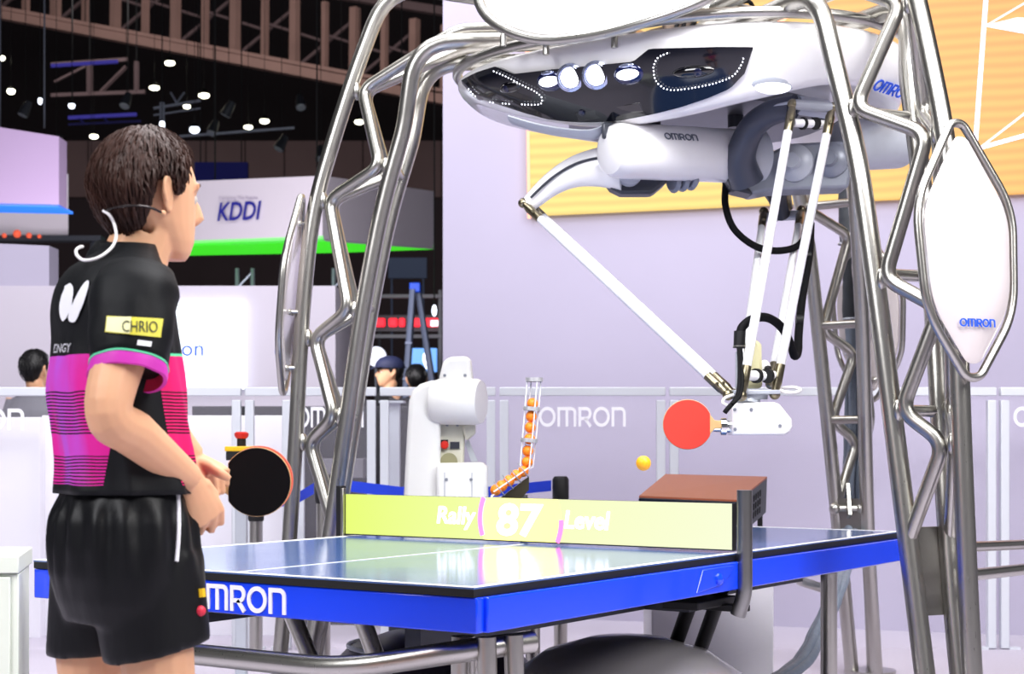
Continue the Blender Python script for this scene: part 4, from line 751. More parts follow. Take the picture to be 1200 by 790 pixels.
# ================================================================ white six-axis arm, ball feeder, stanchions, emergency stop, cabinet, flying ball
DA = 6.9
ba = W((520-600)/FPX*DA, DA+.1, 0)
ra = thing('robot_arm', 'white six axis robot arm folded upright behind the net', 'robot arm', ba)
MB().box(ba+UP*.36, (.46, .34, .72), (RT, FW, UP)).build('pedestal', M_dark, ra, bev=.008)
def aplate(pts, d, th, name, m, bev=.02, seg=3):
    mb = MB(); mb.prism([P(x, y, d) for x, y in pts], FW*th); return mb.build(name, m, ra, bev=bev, seg=seg)
M_arm = mat('white_robot_paint', 'f4f5f3', .3, 0, .015, coat=.3)
aplate([(472, 598), (474, 560), (477, 500), (479, 470), (483, 458), (492, 450), (505, 446), (516, 445), (516, 598)], DA-.04, .20, 'column', M_arm)
mb = MB(); a, b = P(515, 471, DA-.0), P(568, 471, DA-.06); mb.rev([(.09, -.02), (.098, 0), (.098, .17), (.09, .188), (.06, .192), (.002, .193)], a, b-a, 32); mb.build('shoulder_drum', M_arm, ra)
aplate([(513, 452), (515, 440), (519, 424), (525, 418), (548, 417), (552, 422), (554, 440), (555, 455)], DA-.03, .16, 'upper_link', M_arm)
aplate([(511, 597), (511, 543), (566, 542), (571, 548), (572, 597)], DA-.1, .22, 'lower_base', M_arm)
aplate([(513, 545), (513, 497), (545, 497), (543, 545)], DA+.02, .12, 'inner_column', mat('cream_robot_paint', 'd9d8c8', .4), .01)
aplate([(541, 499), (557, 494), (557, 508), (546, 517)], DA+.0, .10, 'elbow_fairing', mat('cream_robot_paint', 'd9d8c8'), .01)
aplate([(545, 520), (549, 515), (560, 541), (552, 541)], DA+.06, .03, 'grey_rib', M_greyl, .002)
mb = MB(); mb.box(P(520.5, 520, DA+.018), (.034, .01, .034), (RT, FW, UP)); mb.build('button_plate', M_blackm, ra)
mb = MB(); mb.rev([(.017, 0), (.018, .008), (.014, .014), (.002, .016)], P(521, 521.5, DA+.008), -FW, 20); mb.build('red_button', mat('red_button_plastic', 'd42a1c', .35), ra)
mb = MB(); mb.box(P(533, 522, DA+.016), (.04, .008, .03), (RT, FW, UP)); mb.build('data_plate', M_dark, ra)
mb = MB(); mb.cyl(P(526, 541, DA+.03), P(526, 541, DA-.02), .037, 24); mb.build('cable_port', mat('olive_cable_port', '8f8c6a', .5), ra)
for x, y, d in ((521, 440, -.032), (545, 440, -.032), (523, 562, -.102), (552, 562, -.102), (524, 498, .018), (536, 498, .018)): mb = MB(); mb.rev([(.007, 0), (.006, .003), (.001, .004)], P(x, y, DA+d), -FW, 8); mb.build('screw', M_grey, ra)
for x in (521, 553): mb = MB(); mb.box(P(x, 572, DA-.101), (.003, .004, .13), (RT, FW, UP)); mb.build('panel_seam', M_greyl, ra)
# ball feeder
DB = 5.72
fb = W((614-600)/FPX*DB, DB, .7613)
fd = thing('ball_feeder', 'clear rod ball feeder holding a column of orange balls', 'ball feeder', fb)
top = P(626, 445, DB); kn = P(617, 548, DB); end = P(577, 579, DB-.05)
for i in range(4):
    a = 2*pi*i/4+.4; o_ = RT*cos(a)*.0265+FW*sin(a)*.0265; o2 = (UP*.8+RT*.5).normalized()*cos(a)*.0265+FW*sin(a)*.0265
    mb = MB(); mb.tube([top+o_, P(621, 505, DB)+o_, kn+o_*.9+o2*.1, end+o2], .0024, 6); mb.build('guide_rod', M_rod, fd)
def ring(c, ax, r=.031, h=.014):
    mb = MB(); mb.rev([(r, -h/2), (r, h/2), (r-.004, h/2), (r-.004, -h/2), (r, -h/2)], c, ax, 24); return mb.build('clamp_ring', mat('satin_bright_ring', 'd4d4d6', .35, .6), fd)
dv1 = (top-kn).normalized(); dv2 = (kn-end).normalized()
ring(P(626, 445, DB), UP); ring(P(623, 479, DB), dv1); ring(P(620, 516, DB), dv1)
for t in (.2, .45, .68, .9): mb = MB(); c = lerp(end, kn, t); v_ = dv2.cross(FW).normalized(); mb.tube([c+v_*.03*cos(2*pi*i/20)+FW*.03*sin(2*pi*i/20) for i in range(20)], .002, 6, closed=True); mb.build('hoop', M_grey, fd)
mb = MB(); mb.prism([P(x, y, DB-.005) for x, y in ((582, 587), (620, 558), (620, 574), (612, 583), (603, 596), (584, 596))], FW*.05); mb.build('chute_bracket', M_brass, fd, smooth=False)
mb = MB(); mb.cyl(P(614, 580, DB+.02), V((P(614, 580, DB+.02).x, P(614, 580, DB+.02).y, .77)), .014, 12); mb.build('stand_pole', M_steel, fd)
mb = MB(); mb.rev([(.07, 0), (.07, .008), (.02, .014)], V((P(614, 580, DB+.02).x, P(614, 580, DB+.02).y, .7613)), UP, 24); mb.build('stand_base', M_dark, fd)
bc = [P(624, 473, DB), P(622.5, 488, DB), P(621.3, 501, DB), P(620.5, 514.5, DB), P(618.5, 528.5, DB), P(617.8, 541.5, DB), P(613, 552.5, DB-.005), P(605, 557, DB-.012), P(596.5, 563.5, DB-.02), P(588, 569.5, DB-.03), P(581, 574.5, DB-.04)]
od = ['first', 'second', 'third', 'fourth', 'fifth', 'sixth', 'seventh', 'eighth', 'ninth', 'tenth']
mball = None
def ball(c, lab, m, r=.02, grp='orange balls in the clear feeder'):
    mb = MB(); mb.ell(c, (r,)*3, None, 24, 14); return mb.single('table_tennis_ball', lab, 'ball', m, grp)
for i, c in enumerate(bc):
    lab = 'lowest orange ball at the mouth of the feeder chute' if i == 10 else '%s orange ball from the top of the feeder column' % od[i]
    ball(c, lab, M_orange, .0198)
mb = MB(); mb.ell(P(754, 543, 4.4), (.0205,)*3, None, 28, 16); mb.single('table_tennis_ball', 'yellow orange ball flying in mid air over the table', 'ball', mat('yellow_ball', 'ffb31e', .4))
# stanchions with blue belts
def stanchion(px, d, lab, htop=None):
    b = W((px-600)/FPX*d, d, 0); t = thing('stanchion', lab, 'stanchion', b, 'belt barrier posts'); zt_ = CAM.z+(HOR-(htop or 562))/FPX*d
    mb = MB(); mb.rev([(.16, 0), (.16, .015), (.05, .03)], b, UP, 28); mb.build('base', M_steel, t)
    mb = MB(); mb.cyl(b+UP*.02, b+UP*(zt_-.14), .033, 18); mb.build('pole', M_steel, t)
    mb = MB(); mb.rev([(.036, 0), (.040, .01), (.040, .12), (.03, .135)], b+UP*(zt_-.14), UP, 20); mb.build('belt_head', M_blackm, t); return b+UP*(zt_-.05)
s1 = stanchion(379, 7.6, 'steel belt post with black head behind the left robot leg', 555); s2 = stanchion(657, 7.8, 'dark belt post left of the vented box', 557); s0 = stanchion(300, 8.1, 'steel belt post behind the black paddle', 578)
M_belt = mat('blue_belt_webbing', '1b3fd6', .6, 0, .05)
def belt(pts, lab):
    mb = MB()
    for a, b in zip(pts[:-1], pts[1:]): mb.prism([a-UP*.026, b-UP*.026, b+UP*.026, a+UP*.026], FW*.003)
    mb.single('barrier_belt', lab, 'belt', M_belt, smooth=False)
belt([s0+RT*.045, P(345, 586, 7.8), s1-RT*.045-UP*.02], 'blue barrier belt behind the black paddle'); belt([s1+RT*.045, P(470, 577, 7.7), P(560, 578, 7.8), s2-RT*.045], 'long blue barrier belt behind the white robot arm')
# emergency stop on a profile post
DE = 7.3; eb = W((283-600)/FPX*DE, DE, 0); es = thing('emergency_stop', 'yellow emergency stop box with a red button on a profile post', 'emergency stop', eb)
MB().box(eb+UP*.51, (.05, .05, 1.02), (RT, FW, UP)).build('profile_post', M_greyl, es, bev=.004); MB().box(eb+UP*.01, (.25, .25, .02), (RT, FW, UP)).build('base', M_greyl, es)
MB().box(P(283, 526, DE-.04), (.135, .1, .022), (RT, FW, UP)).build('yellow_lid', mat('safety_yellow', 'f6c21a', .4), es, bev=.004); MB().box(P(283, 534, DE-.04), (.125, .09, .042), (RT, FW, UP)).build('black_body', M_blackm, es, bev=.004)
mb = MB(); mb.cyl(P(283, 523, DE-.04), P(283, 513, DE-.04), .02, 16); mb.build('collar', M_blackm, es); mb = MB(); mb.rev([(.024, 0), (.032, .012), (.032, .024), (.02, .03), (.002, .03)], P(283, 514, DE-.04), UP, 20); mb.build('mushroom_button', mat('red_button_plastic', 'd42a1c'), es)
# cabinet at the lower left
DC = 4.55; M_cab = mat('pale_green_grey_cabinet', 'd6dcd0', .45, 0, .02)
cbx = W((15-600)/FPX*DC, DC, 0); ct = thing('cabinet', 'pale green grey cabinet cut off by the left picture edge', 'cabinet', cbx)
zc = CAM.z+(HOR-651)/FPX*DC
mb = MB(); mb.prism([W((-160-600)/FPX*DC, DC, 0), W((22-600)/FPX*DC, DC, 0), W((22-600)/FPX*DC, DC, zc-.052), W((-160-600)/FPX*DC, DC, zc-.052)], FW*.35-RT*.075); mb.build('body', M_cab, ct, bev=.004)
mb = MB(); mb.prism([W((-160-600)/FPX*DC, DC-.015, zc-.05), W((24-600)/FPX*DC, DC-.015, zc-.05), W((24-600)/FPX*DC, DC-.015, zc), W((-160-600)/FPX*DC, DC-.015, zc)], FW*.38-RT*.075); mb.build('top', M_cab, ct, bev=.004)
mb = MB(); mb.prism([W((-150-600)/FPX*DC, DC-.012, .05), W((13-600)/FPX*DC, DC-.012, .05), W((13-600)/FPX*DC, DC-.012, zc-.06), W((-150-600)/FPX*DC, DC-.012, zc-.06)], FW*.011); mb.build('door', M_cab, ct, bev=.002)
# ================================================================ people
M_skin = mat('warm_skin', 'e0ab86', .5, 0, .05, 25, bump=.02, bs=300, spec=.4)
MATS['warm_skin'].node_tree.nodes['Principled BSDF'].inputs['Subsurface Weight'].default_value = .08
M_hair = mat('dark_brown_hair', '38211a', .5, 0, .45, 60, bump=.5, bs=90, stretch=(1, 1, .3), spec=.35)
M_hairb = mat('black_hair', '0e0d0f', .45, 0, .2, 60, bump=.4, bs=90)
def rotz(p, a): return V((p[0]*cos(a)-p[1]*sin(a), p[0]*sin(a)+p[1]*cos(a), p[2]))
def head_frame(o, yaw, pitch=0, s=1.0):
    o = V(o); R_ = Matrix.Rotation(yaw, 3, 'Z') @ Matrix.Rotation(pitch, 3, 'Y'); return lambda x, y, z: o+R_ @ (V((x, y, z-.1))*s)
HR = [(0, .058, .022, .026), (.012, .048, .040, .040), (.035, .034, .062, .052), (.065, .012, .085, .063), (.095, .001, .096, .070), (.13, -.004, .100, .075), (.16, -.007, .100, .076), (.185, -.010, .092, .071), (.205, -.012, .076, .058), (.219, -.013, .05, .038), (.225, -.013, .02, .016)]
def add_head(mb, H):
    n = 24; mb.loft([[H(xc+a*cos(2*pi*k/n), b*sin(2*pi*k/n)*(1-.12*max(0, cos(2*pi*k/n))), z) for k in range(n)] for z, xc, a, b in HR])
    mb.tube([H(.092, 0, .128), H(.104, 0, .108), H(.110, 0, .090), H(.099, 0, .078)], [.008, .011, .014, .010], 10)          # nose
    mb.tube([H(.083, .024, .058), H(.096, 0, .060), H(.083, -.024, .058)], [.005, .009, .005], 8); mb.tube([H(.082, .02, .050), H(.093, 0, .049), H(.082, -.02, .050)], [.005, .009, .005], 8)   # lips
    mb.tube([H(.068, .052, .142), H(.087, .02, .142), H(.087, -.02, .142), H(.068, -.052, .142)], .0085, 8)                      # brow
    for s_ in (-1, 1):
        c_ = H(-.017, s_*.079, .112); f_ = (H(1, 0, 0)-H(0, 0, 0)).normalized(); l_ = (H(0, s_, 0)-H(0, 0, 0)).normalized(); u_ = (H(0, 0, 1)-H(0, 0, 0)).normalized()
        e1 = (f_*.85-l_*.5).normalized(); e2 = (l_*.85+f_*.5).normalized(); u2 = (u_-e1*.18).normalized()
        mb.ell(c_, (.017, .006, .031), (e1, e2, u2), 16, 10)
        mb.tube([c_+e1*(.018*cos(RD(q)))*(.75 if q < 0 or q > 180 else 1)+u2*(.032*sin(RD(q)))+e2*.004 for q in range(-95, 215, 18)], .0042, 8)
        mb.ell(c_-u2*.028+e1*.003, (.008, .006, .009), (e1, e2, u2), 10, 8)
HC = (-.010, 0, .128)
ZMIN = ([0, 35, 55, 66, 74, 83, 89, 106, 111, 120, 138, 155, 180], [.186, .184, .172, .15, .116, .110, .141, .138, .095, .055, .03, .016, .010])
def hair_pt(H, psi, t, th, zmin):
    """psi azimuth (0 front), t 0 at the hair line .. 1 at the crown"""
    zl = zmin; el0 = math.asin(max(-.98, min(.98, (zl-HC[2])/.108))); el = lerp(el0, pi/2, t)
    low = max(0, -sin(el)); bx = .094-.026*low*(1 if cos(psi) < 0 else 0)
    r = V((bx*cos(el)*cos(psi), (.079-.012*low)*cos(el)*sin(psi), .100*sin(el))); n = r.normalized(); p = V(HC)+r+n*th; return H(p.x, p.y, p.z)
def hair(name, H, m, parent, seed=1, vol=1.0, tufts=520, crown=.016):
    random.seed(seed); NP, NT = 72, 14; outer = []; inner = []
    for j in range(NT+1):
        t = j/NT; ro_ = []; ri_ = []
        for i in range(NP):
            ps = 2*pi*i/NP; zz = interp(abs(((math.degrees(ps)+180) % 360)-180), *ZMIN)
            q = V((cos(ps)*2.2, sin(ps)*2.2, t*2.5)); nz = noise.noise(q*1.6+V((seed, 0, 0)))*.006+noise.noise(q*5+V((seed, 4, 0)))*.003
            th = (.004+crown*sm(t*2.2))*vol+nz*sm(t*4); ro_.append(hair_pt(H, ps, t, th, zz)); ri_.append(hair_pt(H, ps, t, -.012, zz))
        outer.append(ro_); inner.append(ri_)
    mb = MB(); mb.loft(inner[:1]+outer, cap=True)
    for k in range(tufts):
        ps = random.uniform(0, 2*pi); t = random.random()**.8*.97; dg = abs(((math.degrees(ps)+180) % 360)-180); zz = interp(dg, *ZMIN)
        if t < .02: continue
        ln = random.uniform(.03, .055)*vol; ps2 = ps+random.uniform(-.10, .16); dt = ln/.17; base = hair_pt(H, ps, t, (.002+crown*.75*sm(t*2.2))*vol, zz)
        th0 = (.004+crown*sm(t*2.2))*vol; pts = [base]
        for q in (1/3, 2/3, 1): pts.append(hair_pt(H, lerp(ps, ps2, q), max(0.015, t-dt*q), th0+.007*sin(q*2.4)*vol*random.uniform(.5, 1.3)*(1 if t > .3 else .25), max(zz, interp(abs(((math.degrees(lerp(ps, ps2, q))+180) % 360)-180), *ZMIN))))
        w_ = random.uniform(.0022, .0046); mb.tube(pts, [w_, w_*.9, w_*.6, .0004], 4)
    return mb.build(name, m, parent, ang=70)
def hand(mb, w_, dv, nb, side, curl, thumb=(.6, .5), s=1.0, spread=0):
    w_ = V(w_); dv = V(dv).normalized(); nb = V(nb); nb = (nb-dv*nb.dot(dv)).normalized(); sd = dv.cross(nb).normalized(); sd = sd if sd.dot(V(side)) > 0 else -sd
    mb.tube([w_-dv*.02*s, w_+dv*.02*s, w_+dv*.055*s, w_+dv*.088*s], [(.016*s, .026*s), (.017*s, .034*s), (.016*s, .041*s), (.012*s, .040*s)], 14, flat=nb)
    for i, (off, l, bl) in enumerate(((.0325, .95, .084), (.0112, 1.05, .089), (-.0105, 1.0, .086), (-.0315, .8, .077))):
        b = w_+dv*(bl*s)+sd*(off*s); d = dv+sd*(off*spread); pts = [b-dv*.02*s, b]; an = 0; c = curl[i] if isinstance(curl, (list, tuple)) and isinstance(curl[0], (list, tuple)) else curl
        for L_, a in zip((.043, .027, .022), c):
            an += a; d2 = (dv*cos(an)-nb*sin(an)); pts.append(pts[-1]+d2*L_*l*s)
        mb.tube(pts, [.0095*s, .0095*s, .0086*s, .0078*s, .006*s], 9)
    if len(thumb) > 2: mb.tube(spline(thumb, 4), [interp(i, [0, 4, 8, 12], [.016, .0135, .0115, .0075]) for i in range(13)], 10); return
    b = w_+dv*.018*s+sd*.024*s; d1 = (sd*thumb[0]+dv*.7-nb*.15).normalized(); d2 = (sd*.15+dv*1.0-nb*thumb[1]).normalized()
    mb.tube([b, b+d1*.038*s, b+d1*.038*s+d2*.03*s, b+d1*.038*s+d2*.052*s], [.014*s, .012*s, .0105*s, .007*s], 9)
def limb(mb, pts, rs, n=14): mb.tube(spline(pts, 6), [interp(i/6, list(range(len(rs))), rs) for i in range((len(pts)-1)*6+1)], n)
# ---------------------------------------------------------------- the player
AL = RD(28); D0 = 3.1; LAT0 = (140-CX)/FPX*D0
pw = W(LAT0, D0, 0); fwd_w = RT*cos(AL)+FW*sin(AL); RZ = atan2(fwd_w.y, fwd_w.x)
pl = thing('person', 'player in black and magenta shirt and black shorts holding a black paddle', 'person', pw, rz=RZ); ORG[pl.name] = V((0, 0, 0))
def toL(p): q = V(p)-pw; return rotz(q, -RZ)
def toW(p): return pw+rotz(p, RZ)
def PL(px, py, yl):
    k = (px-CX)/FPX; f = (k*(D0+yl*cos(AL))-LAT0+yl*sin(AL))/(cos(AL)-k*sin(AL)); dep = D0+f*sin(AL)+yl*cos(AL); return V((f, yl, CAM.z+(HOR-py)/FPX*dep))
def prj(p): return proj(toW(p))
camL = rotz(CAM-pw, -RZ); camd = V((camL.x, camL.y, 0)).normalized(); rgt = V((cos(AL), -sin(AL), 0)); upv = V((0, 0, 1))
hc = PL(176, 241, .0); H = head_frame(hc, RD(18), RD(2), 1.0)
RS, RE, RW = PL(165, 335, -.165), PL(127, 484, -.235), PL(222, 562, -.115)
LS, LE, LW = V((RS.x+.02, .155, RS.z)), PL(172, 480, .20), PL(226, 538, .19)
body = MB(); add_head(body, H)
limb(body, [PL(152, 330, 0), PL(160, 300, 0), PL(170, 270, 0), H(-.025, 0, .06)], [.07, .062, .058, .055])
TC = [(1.02, 147, .115, .15), (1.10, 142, .10, .14), (1.2, 137, .10, .15), (1.3, 134, .09, .16), (1.39, 134, .065, .16), (1.44, 140, .045, .11)]
body.loft([[V((PL(c, 450, 0).x+a*cos(2*pi*k/20), b*sin(2*pi*k/20), z)) for k in range(20)] for z, c, a, b in [(.92, 146, .12, .165)]+TC])
limb(body, [RS, lerp(RS, RE, .5)+V((-.004, 0, 0)), RE, lerp(RE, RW, .3), lerp(RE, RW, .7), RW], [.056, .048, .041, .043, .035, .028])
limb(body, [LS, lerp(LS, LE, .5), LE, lerp(LE, LW, .3), lerp(LE, LW, .7), LW], [.055, .050, .044, .045, .036, .029])
hd_ = (PL(243, 607, -.095)-RW); hand(body, RW+hd_.normalized()*.006, hd_, camd*.85+rgt*.45+upv*.1, rgt, ((.55, 1.3, .7), (.7, 1.3, .7), (.85, 1.3, .7), (1.0, 1.3, .7)), (.25, .9), .98, .9)
pcen = PL(301, 565, .12)
# left hand round the paddle handle: thumb on the near face, fingers behind
lh = (rgt*.62-upv*.42+camd*.62).normalized(); hand(body, LW, lh, upv*.8+camd*.2-rgt*.1, camd, (1.25, 1.35, .8), [LW+lh*.03, PL(247, 548, .115), PL(258, 555, .085), PL(269, 561, .085)], .92)
# legs and feet
RK = [PL(170, 650, -.07), PL(184, 770, -.10), V((PL(184, 770, -.1).x+.02, -.105, .48)), V((PL(184, 770, -.1).x-.0, -.11, .30)), V((PL(184, 770, -.1).x-.02, -.115, .09))]
LK = [PL(120, 650, .075), PL(108, 770, .11), V((PL(108, 770, .11).x+.02, .115, .48)), V((PL(108, 770, .11).x-.0, .12, .30)), V((PL(108, 770, .11).x-.02, .125, .09))]
for K in (RK, LK):
    limb(body, K, [.07, .070, .054, .055, .038]); body.tube([K[4]+V((-.03, 0, -.03)), K[4]+V((.06, 0, -.05)), K[4]+V((.15, 0, -.065))], [(.03, .035), (.03, .038), (.018, .036)], 12, flat=upv)
bm_ = remesh(body, .0036, 2, .5); bo = bm_.build('body', M_skin, pl, ang=180)
hair('hair', H, M_hair, pl, 3, .9, 2600, .016)
for s_ in (-1, 1):
    mb = MB(); mb.ell(H(.071, s_*.031, .118), (.0135,)*3, None, 12, 8); e_ = mb.build('eye', mat('eye_white', 'cfc6be', .3), pl); mb = MB(); mb.ell(H(.083, s_*.031, .118), (.003, .006, .006), None, 10, 6); mb.build('iris', mat('dark_iris', '1c120c', .2), e_)
    mb = MB(); mb.tube([H(.072, s_*.052, .142), H(.087, s_*.034, .148), H(.094, s_*.014, .145)], [.003, .0045, .004], 6); mb.build('eyebrow', M_hair, pl)
# --- shirt torso surface
SH = [(1.0, 147, .127, .176), (1.05, 146, .121, .170), (1.127, 141, .119, .172), (1.208, 136, .120, .175), (1.29, 134, .110, .182), (1.35, 131, .107, .184), (1.395, 131, .097, .172), (1.428, 135, .083, .142), (1.452, 143, .063, .105), (1.472, 147, .058, .075)]
SZ = [q[0] for q in SH]; SC = [PL(q[1], 450, 0).x for q in SH]; SA = [q[2] for q in SH]; SB = [q[3] for q in SH]
def shirt(th, z, off=0):
    def cat(arr): 
        # smooth interpolation
        i = 0
        while i < len(SZ)-2 and z > SZ[i+1]: i += 1
        t = (z-SZ[i])/(SZ[i+1]-SZ[i]); a0 = arr[max(i-1, 0)]; a1, a2 = arr[i], arr[i+1]; a3 = arr[min(i+2, len(arr)-1)]
        return .5*(2*a1+(a2-a0)*t+(2*a0-5*a1+4*a2-a3)*t*t+(3*a1-a0-3*a2+a3)*t**3)
    c, a, b = cat(SC), cat(SA), cat(SB); ct_, st_ = cos(th), sin(th)
    e = 2/2.3; x = a*math.copysign(abs(ct_)**e, ct_); y = b*math.copysign(abs(st_)**e, st_)
    q = V((cos(th)*1.3, sin(th)*1.3, z*2.2)); f = noise.noise(q*2.3)*.007*sm((1.42-z)/.1)+.004*sin(th*9+z*24+3*noise.noise(q*2))*sm((1.36-z)/.2)
    n = V((cos(th)/a, sin(th)/b, 0)).normalized(); return V((c+x, y, z))+n*(f+off)
NTH = 96; zs = [1.0+i*(1.472-1.0)/46 for i in range(47)]
mb = MB(); rings = [[shirt(2*pi*k/NTH, 1.0, -.03) for k in range(NTH)]]+[[shirt(2*pi*k/NTH, z) for k in range(NTH)] for z in zs]
mb.loft(rings)
def shirt_material():
    m = bpy.data.materials.new('black_magenta_jersey'); m.use_nodes = True; nt = m.node_tree; L = nt.links; b = nt.nodes['Principled BSDF']; b.inputs['Roughness'].default_value = .6; b.inputs['Specular IOR Level'].default_value = .25
    def mt(op, a, c=None, d=None):
        n = nt.nodes.new('ShaderNodeMath'); n.operation = op
        for i, q in enumerate((a, c, d)):
            if q is None: continue
            if isinstance(q, (int, float)): n.inputs[i].default_value = q
            else: L.new(q, n.inputs[i])
        return n.outputs[0]
    tc = nt.nodes.new('ShaderNodeTexCoord'); sp = nt.nodes.new('ShaderNodeSeparateXYZ'); L.new(tc.outputs['Object'], sp.inputs[0]); x, y, z = sp.outputs
    no = nt.nodes.new('ShaderNodeTexNoise'); no.inputs['Scale'].default_value = 7; L.new(tc.outputs['Object'], no.inputs['Vector'])
    zw = mt('ADD', z, mt('MULTIPLY', mt('SUBTRACT', no.outputs['Fac'], .5), .012))
    rng = lambda v, lo, hi: mt('MULTIPLY', mt('GREATER_THAN', v, lo), mt('LESS_THAN', v, hi))
    th = mt('ARCTAN2', mt('DIVIDE', y, .175), mt('DIVIDE', mt('SUBTRACT', x, SC[3]), .12))
    ay = mt('ABSOLUTE', th)                      # 0 front .. pi back
    solid = mt('MAXIMUM', rng(zw, 1.192, 1.257), rng(zw, 1.072, 1.112))
    stripe = mt('GREATER_THAN', mt('SINE', mt('MULTIPLY', zw, 2*pi/.0062)), -.15)
    st = mt('MULTIPLY', stripe, mt('MAXIMUM', rng(zw, 1.112, 1.192), rng(zw, 1.018, 1.072)))
    bandw = mt('ADD', .30, mt('MULTIPLY', mt('MAXIMUM', mt('SUBTRACT', 1.20, z), 0), 1.6))
    side = mt('LESS_THAN', mt('ABSOLUTE', mt('SUBTRACT', ay, 1.53)), bandw)
    mag = mt('MULTIPLY', mt('MAXIMUM', solid, st), mt('SUBTRACT', 1, side))
    front = mt('LESS_THAN', ay, 1.25)
    pk = nt.nodes.new('ShaderNodeMix'); pk.data_type = 'RGBA'; pk.inputs[6].default_value = (*lin('e0219a'), 1); pk.inputs[7].default_value = (*lin('c04fd0'), 1)
    n2 = nt.nodes.new('ShaderNodeTexNoise'); n2.inputs['Scale'].default_value = 9; mp = nt.nodes.new('ShaderNodeMapping'); mp.inputs['Scale'].default_value = (1, 1, .3); L.new(tc.outputs['Object'], mp.inputs[0]); L.new(mp.outputs[0], n2.inputs['Vector'])
    rr = nt.nodes.new('ShaderNodeMapRange'); rr.inputs[1].default_value = .42; rr.inputs[2].default_value = .66; L.new(n2.outputs['Fac'], rr.inputs[0]); L.new(rr.outputs[0], pk.inputs[0])
    pf = nt.nodes.new('ShaderNodeMix'); pf.data_type = 'RGBA'; L.new(front, pf.inputs[0]); L.new(pk.outputs[2], pf.inputs[6]); pf.inputs[7].default_value = (*lin('e51c6e'), 1)
    mx = nt.nodes.new('ShaderNodeMix'); mx.data_type = 'RGBA'; L.new(mag, mx.inputs[0]); mx.inputs[6].default_value = (*lin('0a0c10'), 1); L.new(pf.outputs[2], mx.inputs[7])
    gl = mt('MULTIPLY', rng(zw, 1.256, 1.261), front); mg = nt.nodes.new('ShaderNodeMix'); mg.data_type = 'RGBA'; L.new(gl, mg.inputs[0]); L.new(mx.outputs[2], mg.inputs[6]); mg.inputs[7].default_value = (*lin('5fd8a0'), 1)
    L.new(mg.outputs[2], b.inputs['Base Color'])
    bp = nt.nodes.new('ShaderNodeBump'); bp.inputs['Strength'].default_value = .12; n3 = nt.nodes.new('ShaderNodeTexNoise'); n3.inputs['Scale'].default_value = 30; L.new(tc.outputs['Object'], n3.inputs['Vector']); L.new(n3.outputs['Fac'], bp.inputs['Height']); bp.inputs['Distance'].default_value = .01; L.new(bp.outputs[0], b.inputs['Normal'])
    return m
sh = mb.build('shirt', shirt_material(), pl, ang=180)
# --- sleeves
M_jer = mat('black_jersey', '0a0c10', .6, 0, .08, 20, bump=.08, bs=40, spec=.25); M_mag = mat('magenta_cuff', 'cf36b4', .55, 0, .1, 14); M_grp = mat('green_piping', '62d9a4', .5); M_cufr = mat('crimson_lining', 'b01048', .7)
def sleeve_fn(A, B, e, r0, r1, flat):
    ax = (B-A); ln = ax.length; axn = ax.normalized(); u = (V(flat)-axn*V(flat).dot(axn)).normalized(); w_ = axn.cross(u)
    def f(ps, t, off=0):
        r = interp(t, [0, .25, .6, 1], [r0*.80, r0, lerp(r0, r1, .55), r1]); c = A+ax*t+e*sin(pi*t)
        q = V((cos(ps), sin(ps), t*2)); r += noise.noise(q*1.9)*.006*sm(t*3)+off
        return c+u*(r*cos(ps)*1.0)+w_*(r*sin(ps)*.92)
    return f
def sleeve(A, B, e, r0, r1, name):
    f = sleeve_fn(A, B, e, r0, r1, rgt); n = 40; mb = MB(); cap0 = [f(2*pi*k/n, .03, -.035) for k in range(n)]
    mb.loft([cap0]+[[f(2*pi*k/n, t) for k in range(n)] for t in [.03+.905*i/16 for i in range(17)]], cap=True); s_ = mb.build(name, M_jer, pl, ang=180)
    mb = MB(); mb.loft([[f(2*pi*k/n, t, o) for k in range(n)] for t, o in ((.926, .0), (.929, .0022), (.942, .0022), (.945, .0))], cap=False); mb.build('piping', M_grp, s_)
    mb = MB(); mb.loft([[f(2*pi*k/n, t, o) for k in range(n)] for t, o in ((.942, .0005), (.96, .0012), (.99, .002), (1.04, .001), (1.04, -.006))], cap=False); mb.build('cuff', M_mag, s_)
    mb = MB(); mb.loft([[f(2*pi*k/n, t, o) for k in range(n)] for t, o in ((1.04, -.006), (.93, -.008), (.88, -.02))], cap=False); mb.build('cuff_lining', M_cufr, s_); return f, s_
SA_, SB_ = PL(162, 318, -.135), PL(149, 438, -.212)
fR, slR = sleeve(SA_, SB_, V((-.004, -.014, .006)), .081, .070, 'sleeve')
fL, slL = sleeve(V((SA_.x+.01, .12, SA_.z)), V((SB_.x+.07, .19, SB_.z)), V((.02, .012, .006)), .075, .066, 'sleeve')
# --- collar
cc_ = PL(152, 309, 0); mb = MB(); rings = []
for o, dz in ((.022, -.034), (.014, -.012), (.0, .006), (-.006, .007), (-.010, -.01)):
    rings.append([cc_+V(((.064+o)*cos(2*pi*k/32), (.070+o)*sin(2*pi*k/32), dz-.030*cos(2*pi*k/32)+.004)) for k in range(32)])
mb.loft(rings, cap=False); mb.build('collar', M_jer, pl, ang=80)
mb = MB(); mb.tube([cc_+V((.084*cos(2*pi*k/32), .090*sin(2*pi*k/32), -.027-.030*cos(2*pi*k/32))) for k in range(32)], .0045, 6, closed=True); mb.build('collar_piping', M_mag, pl)
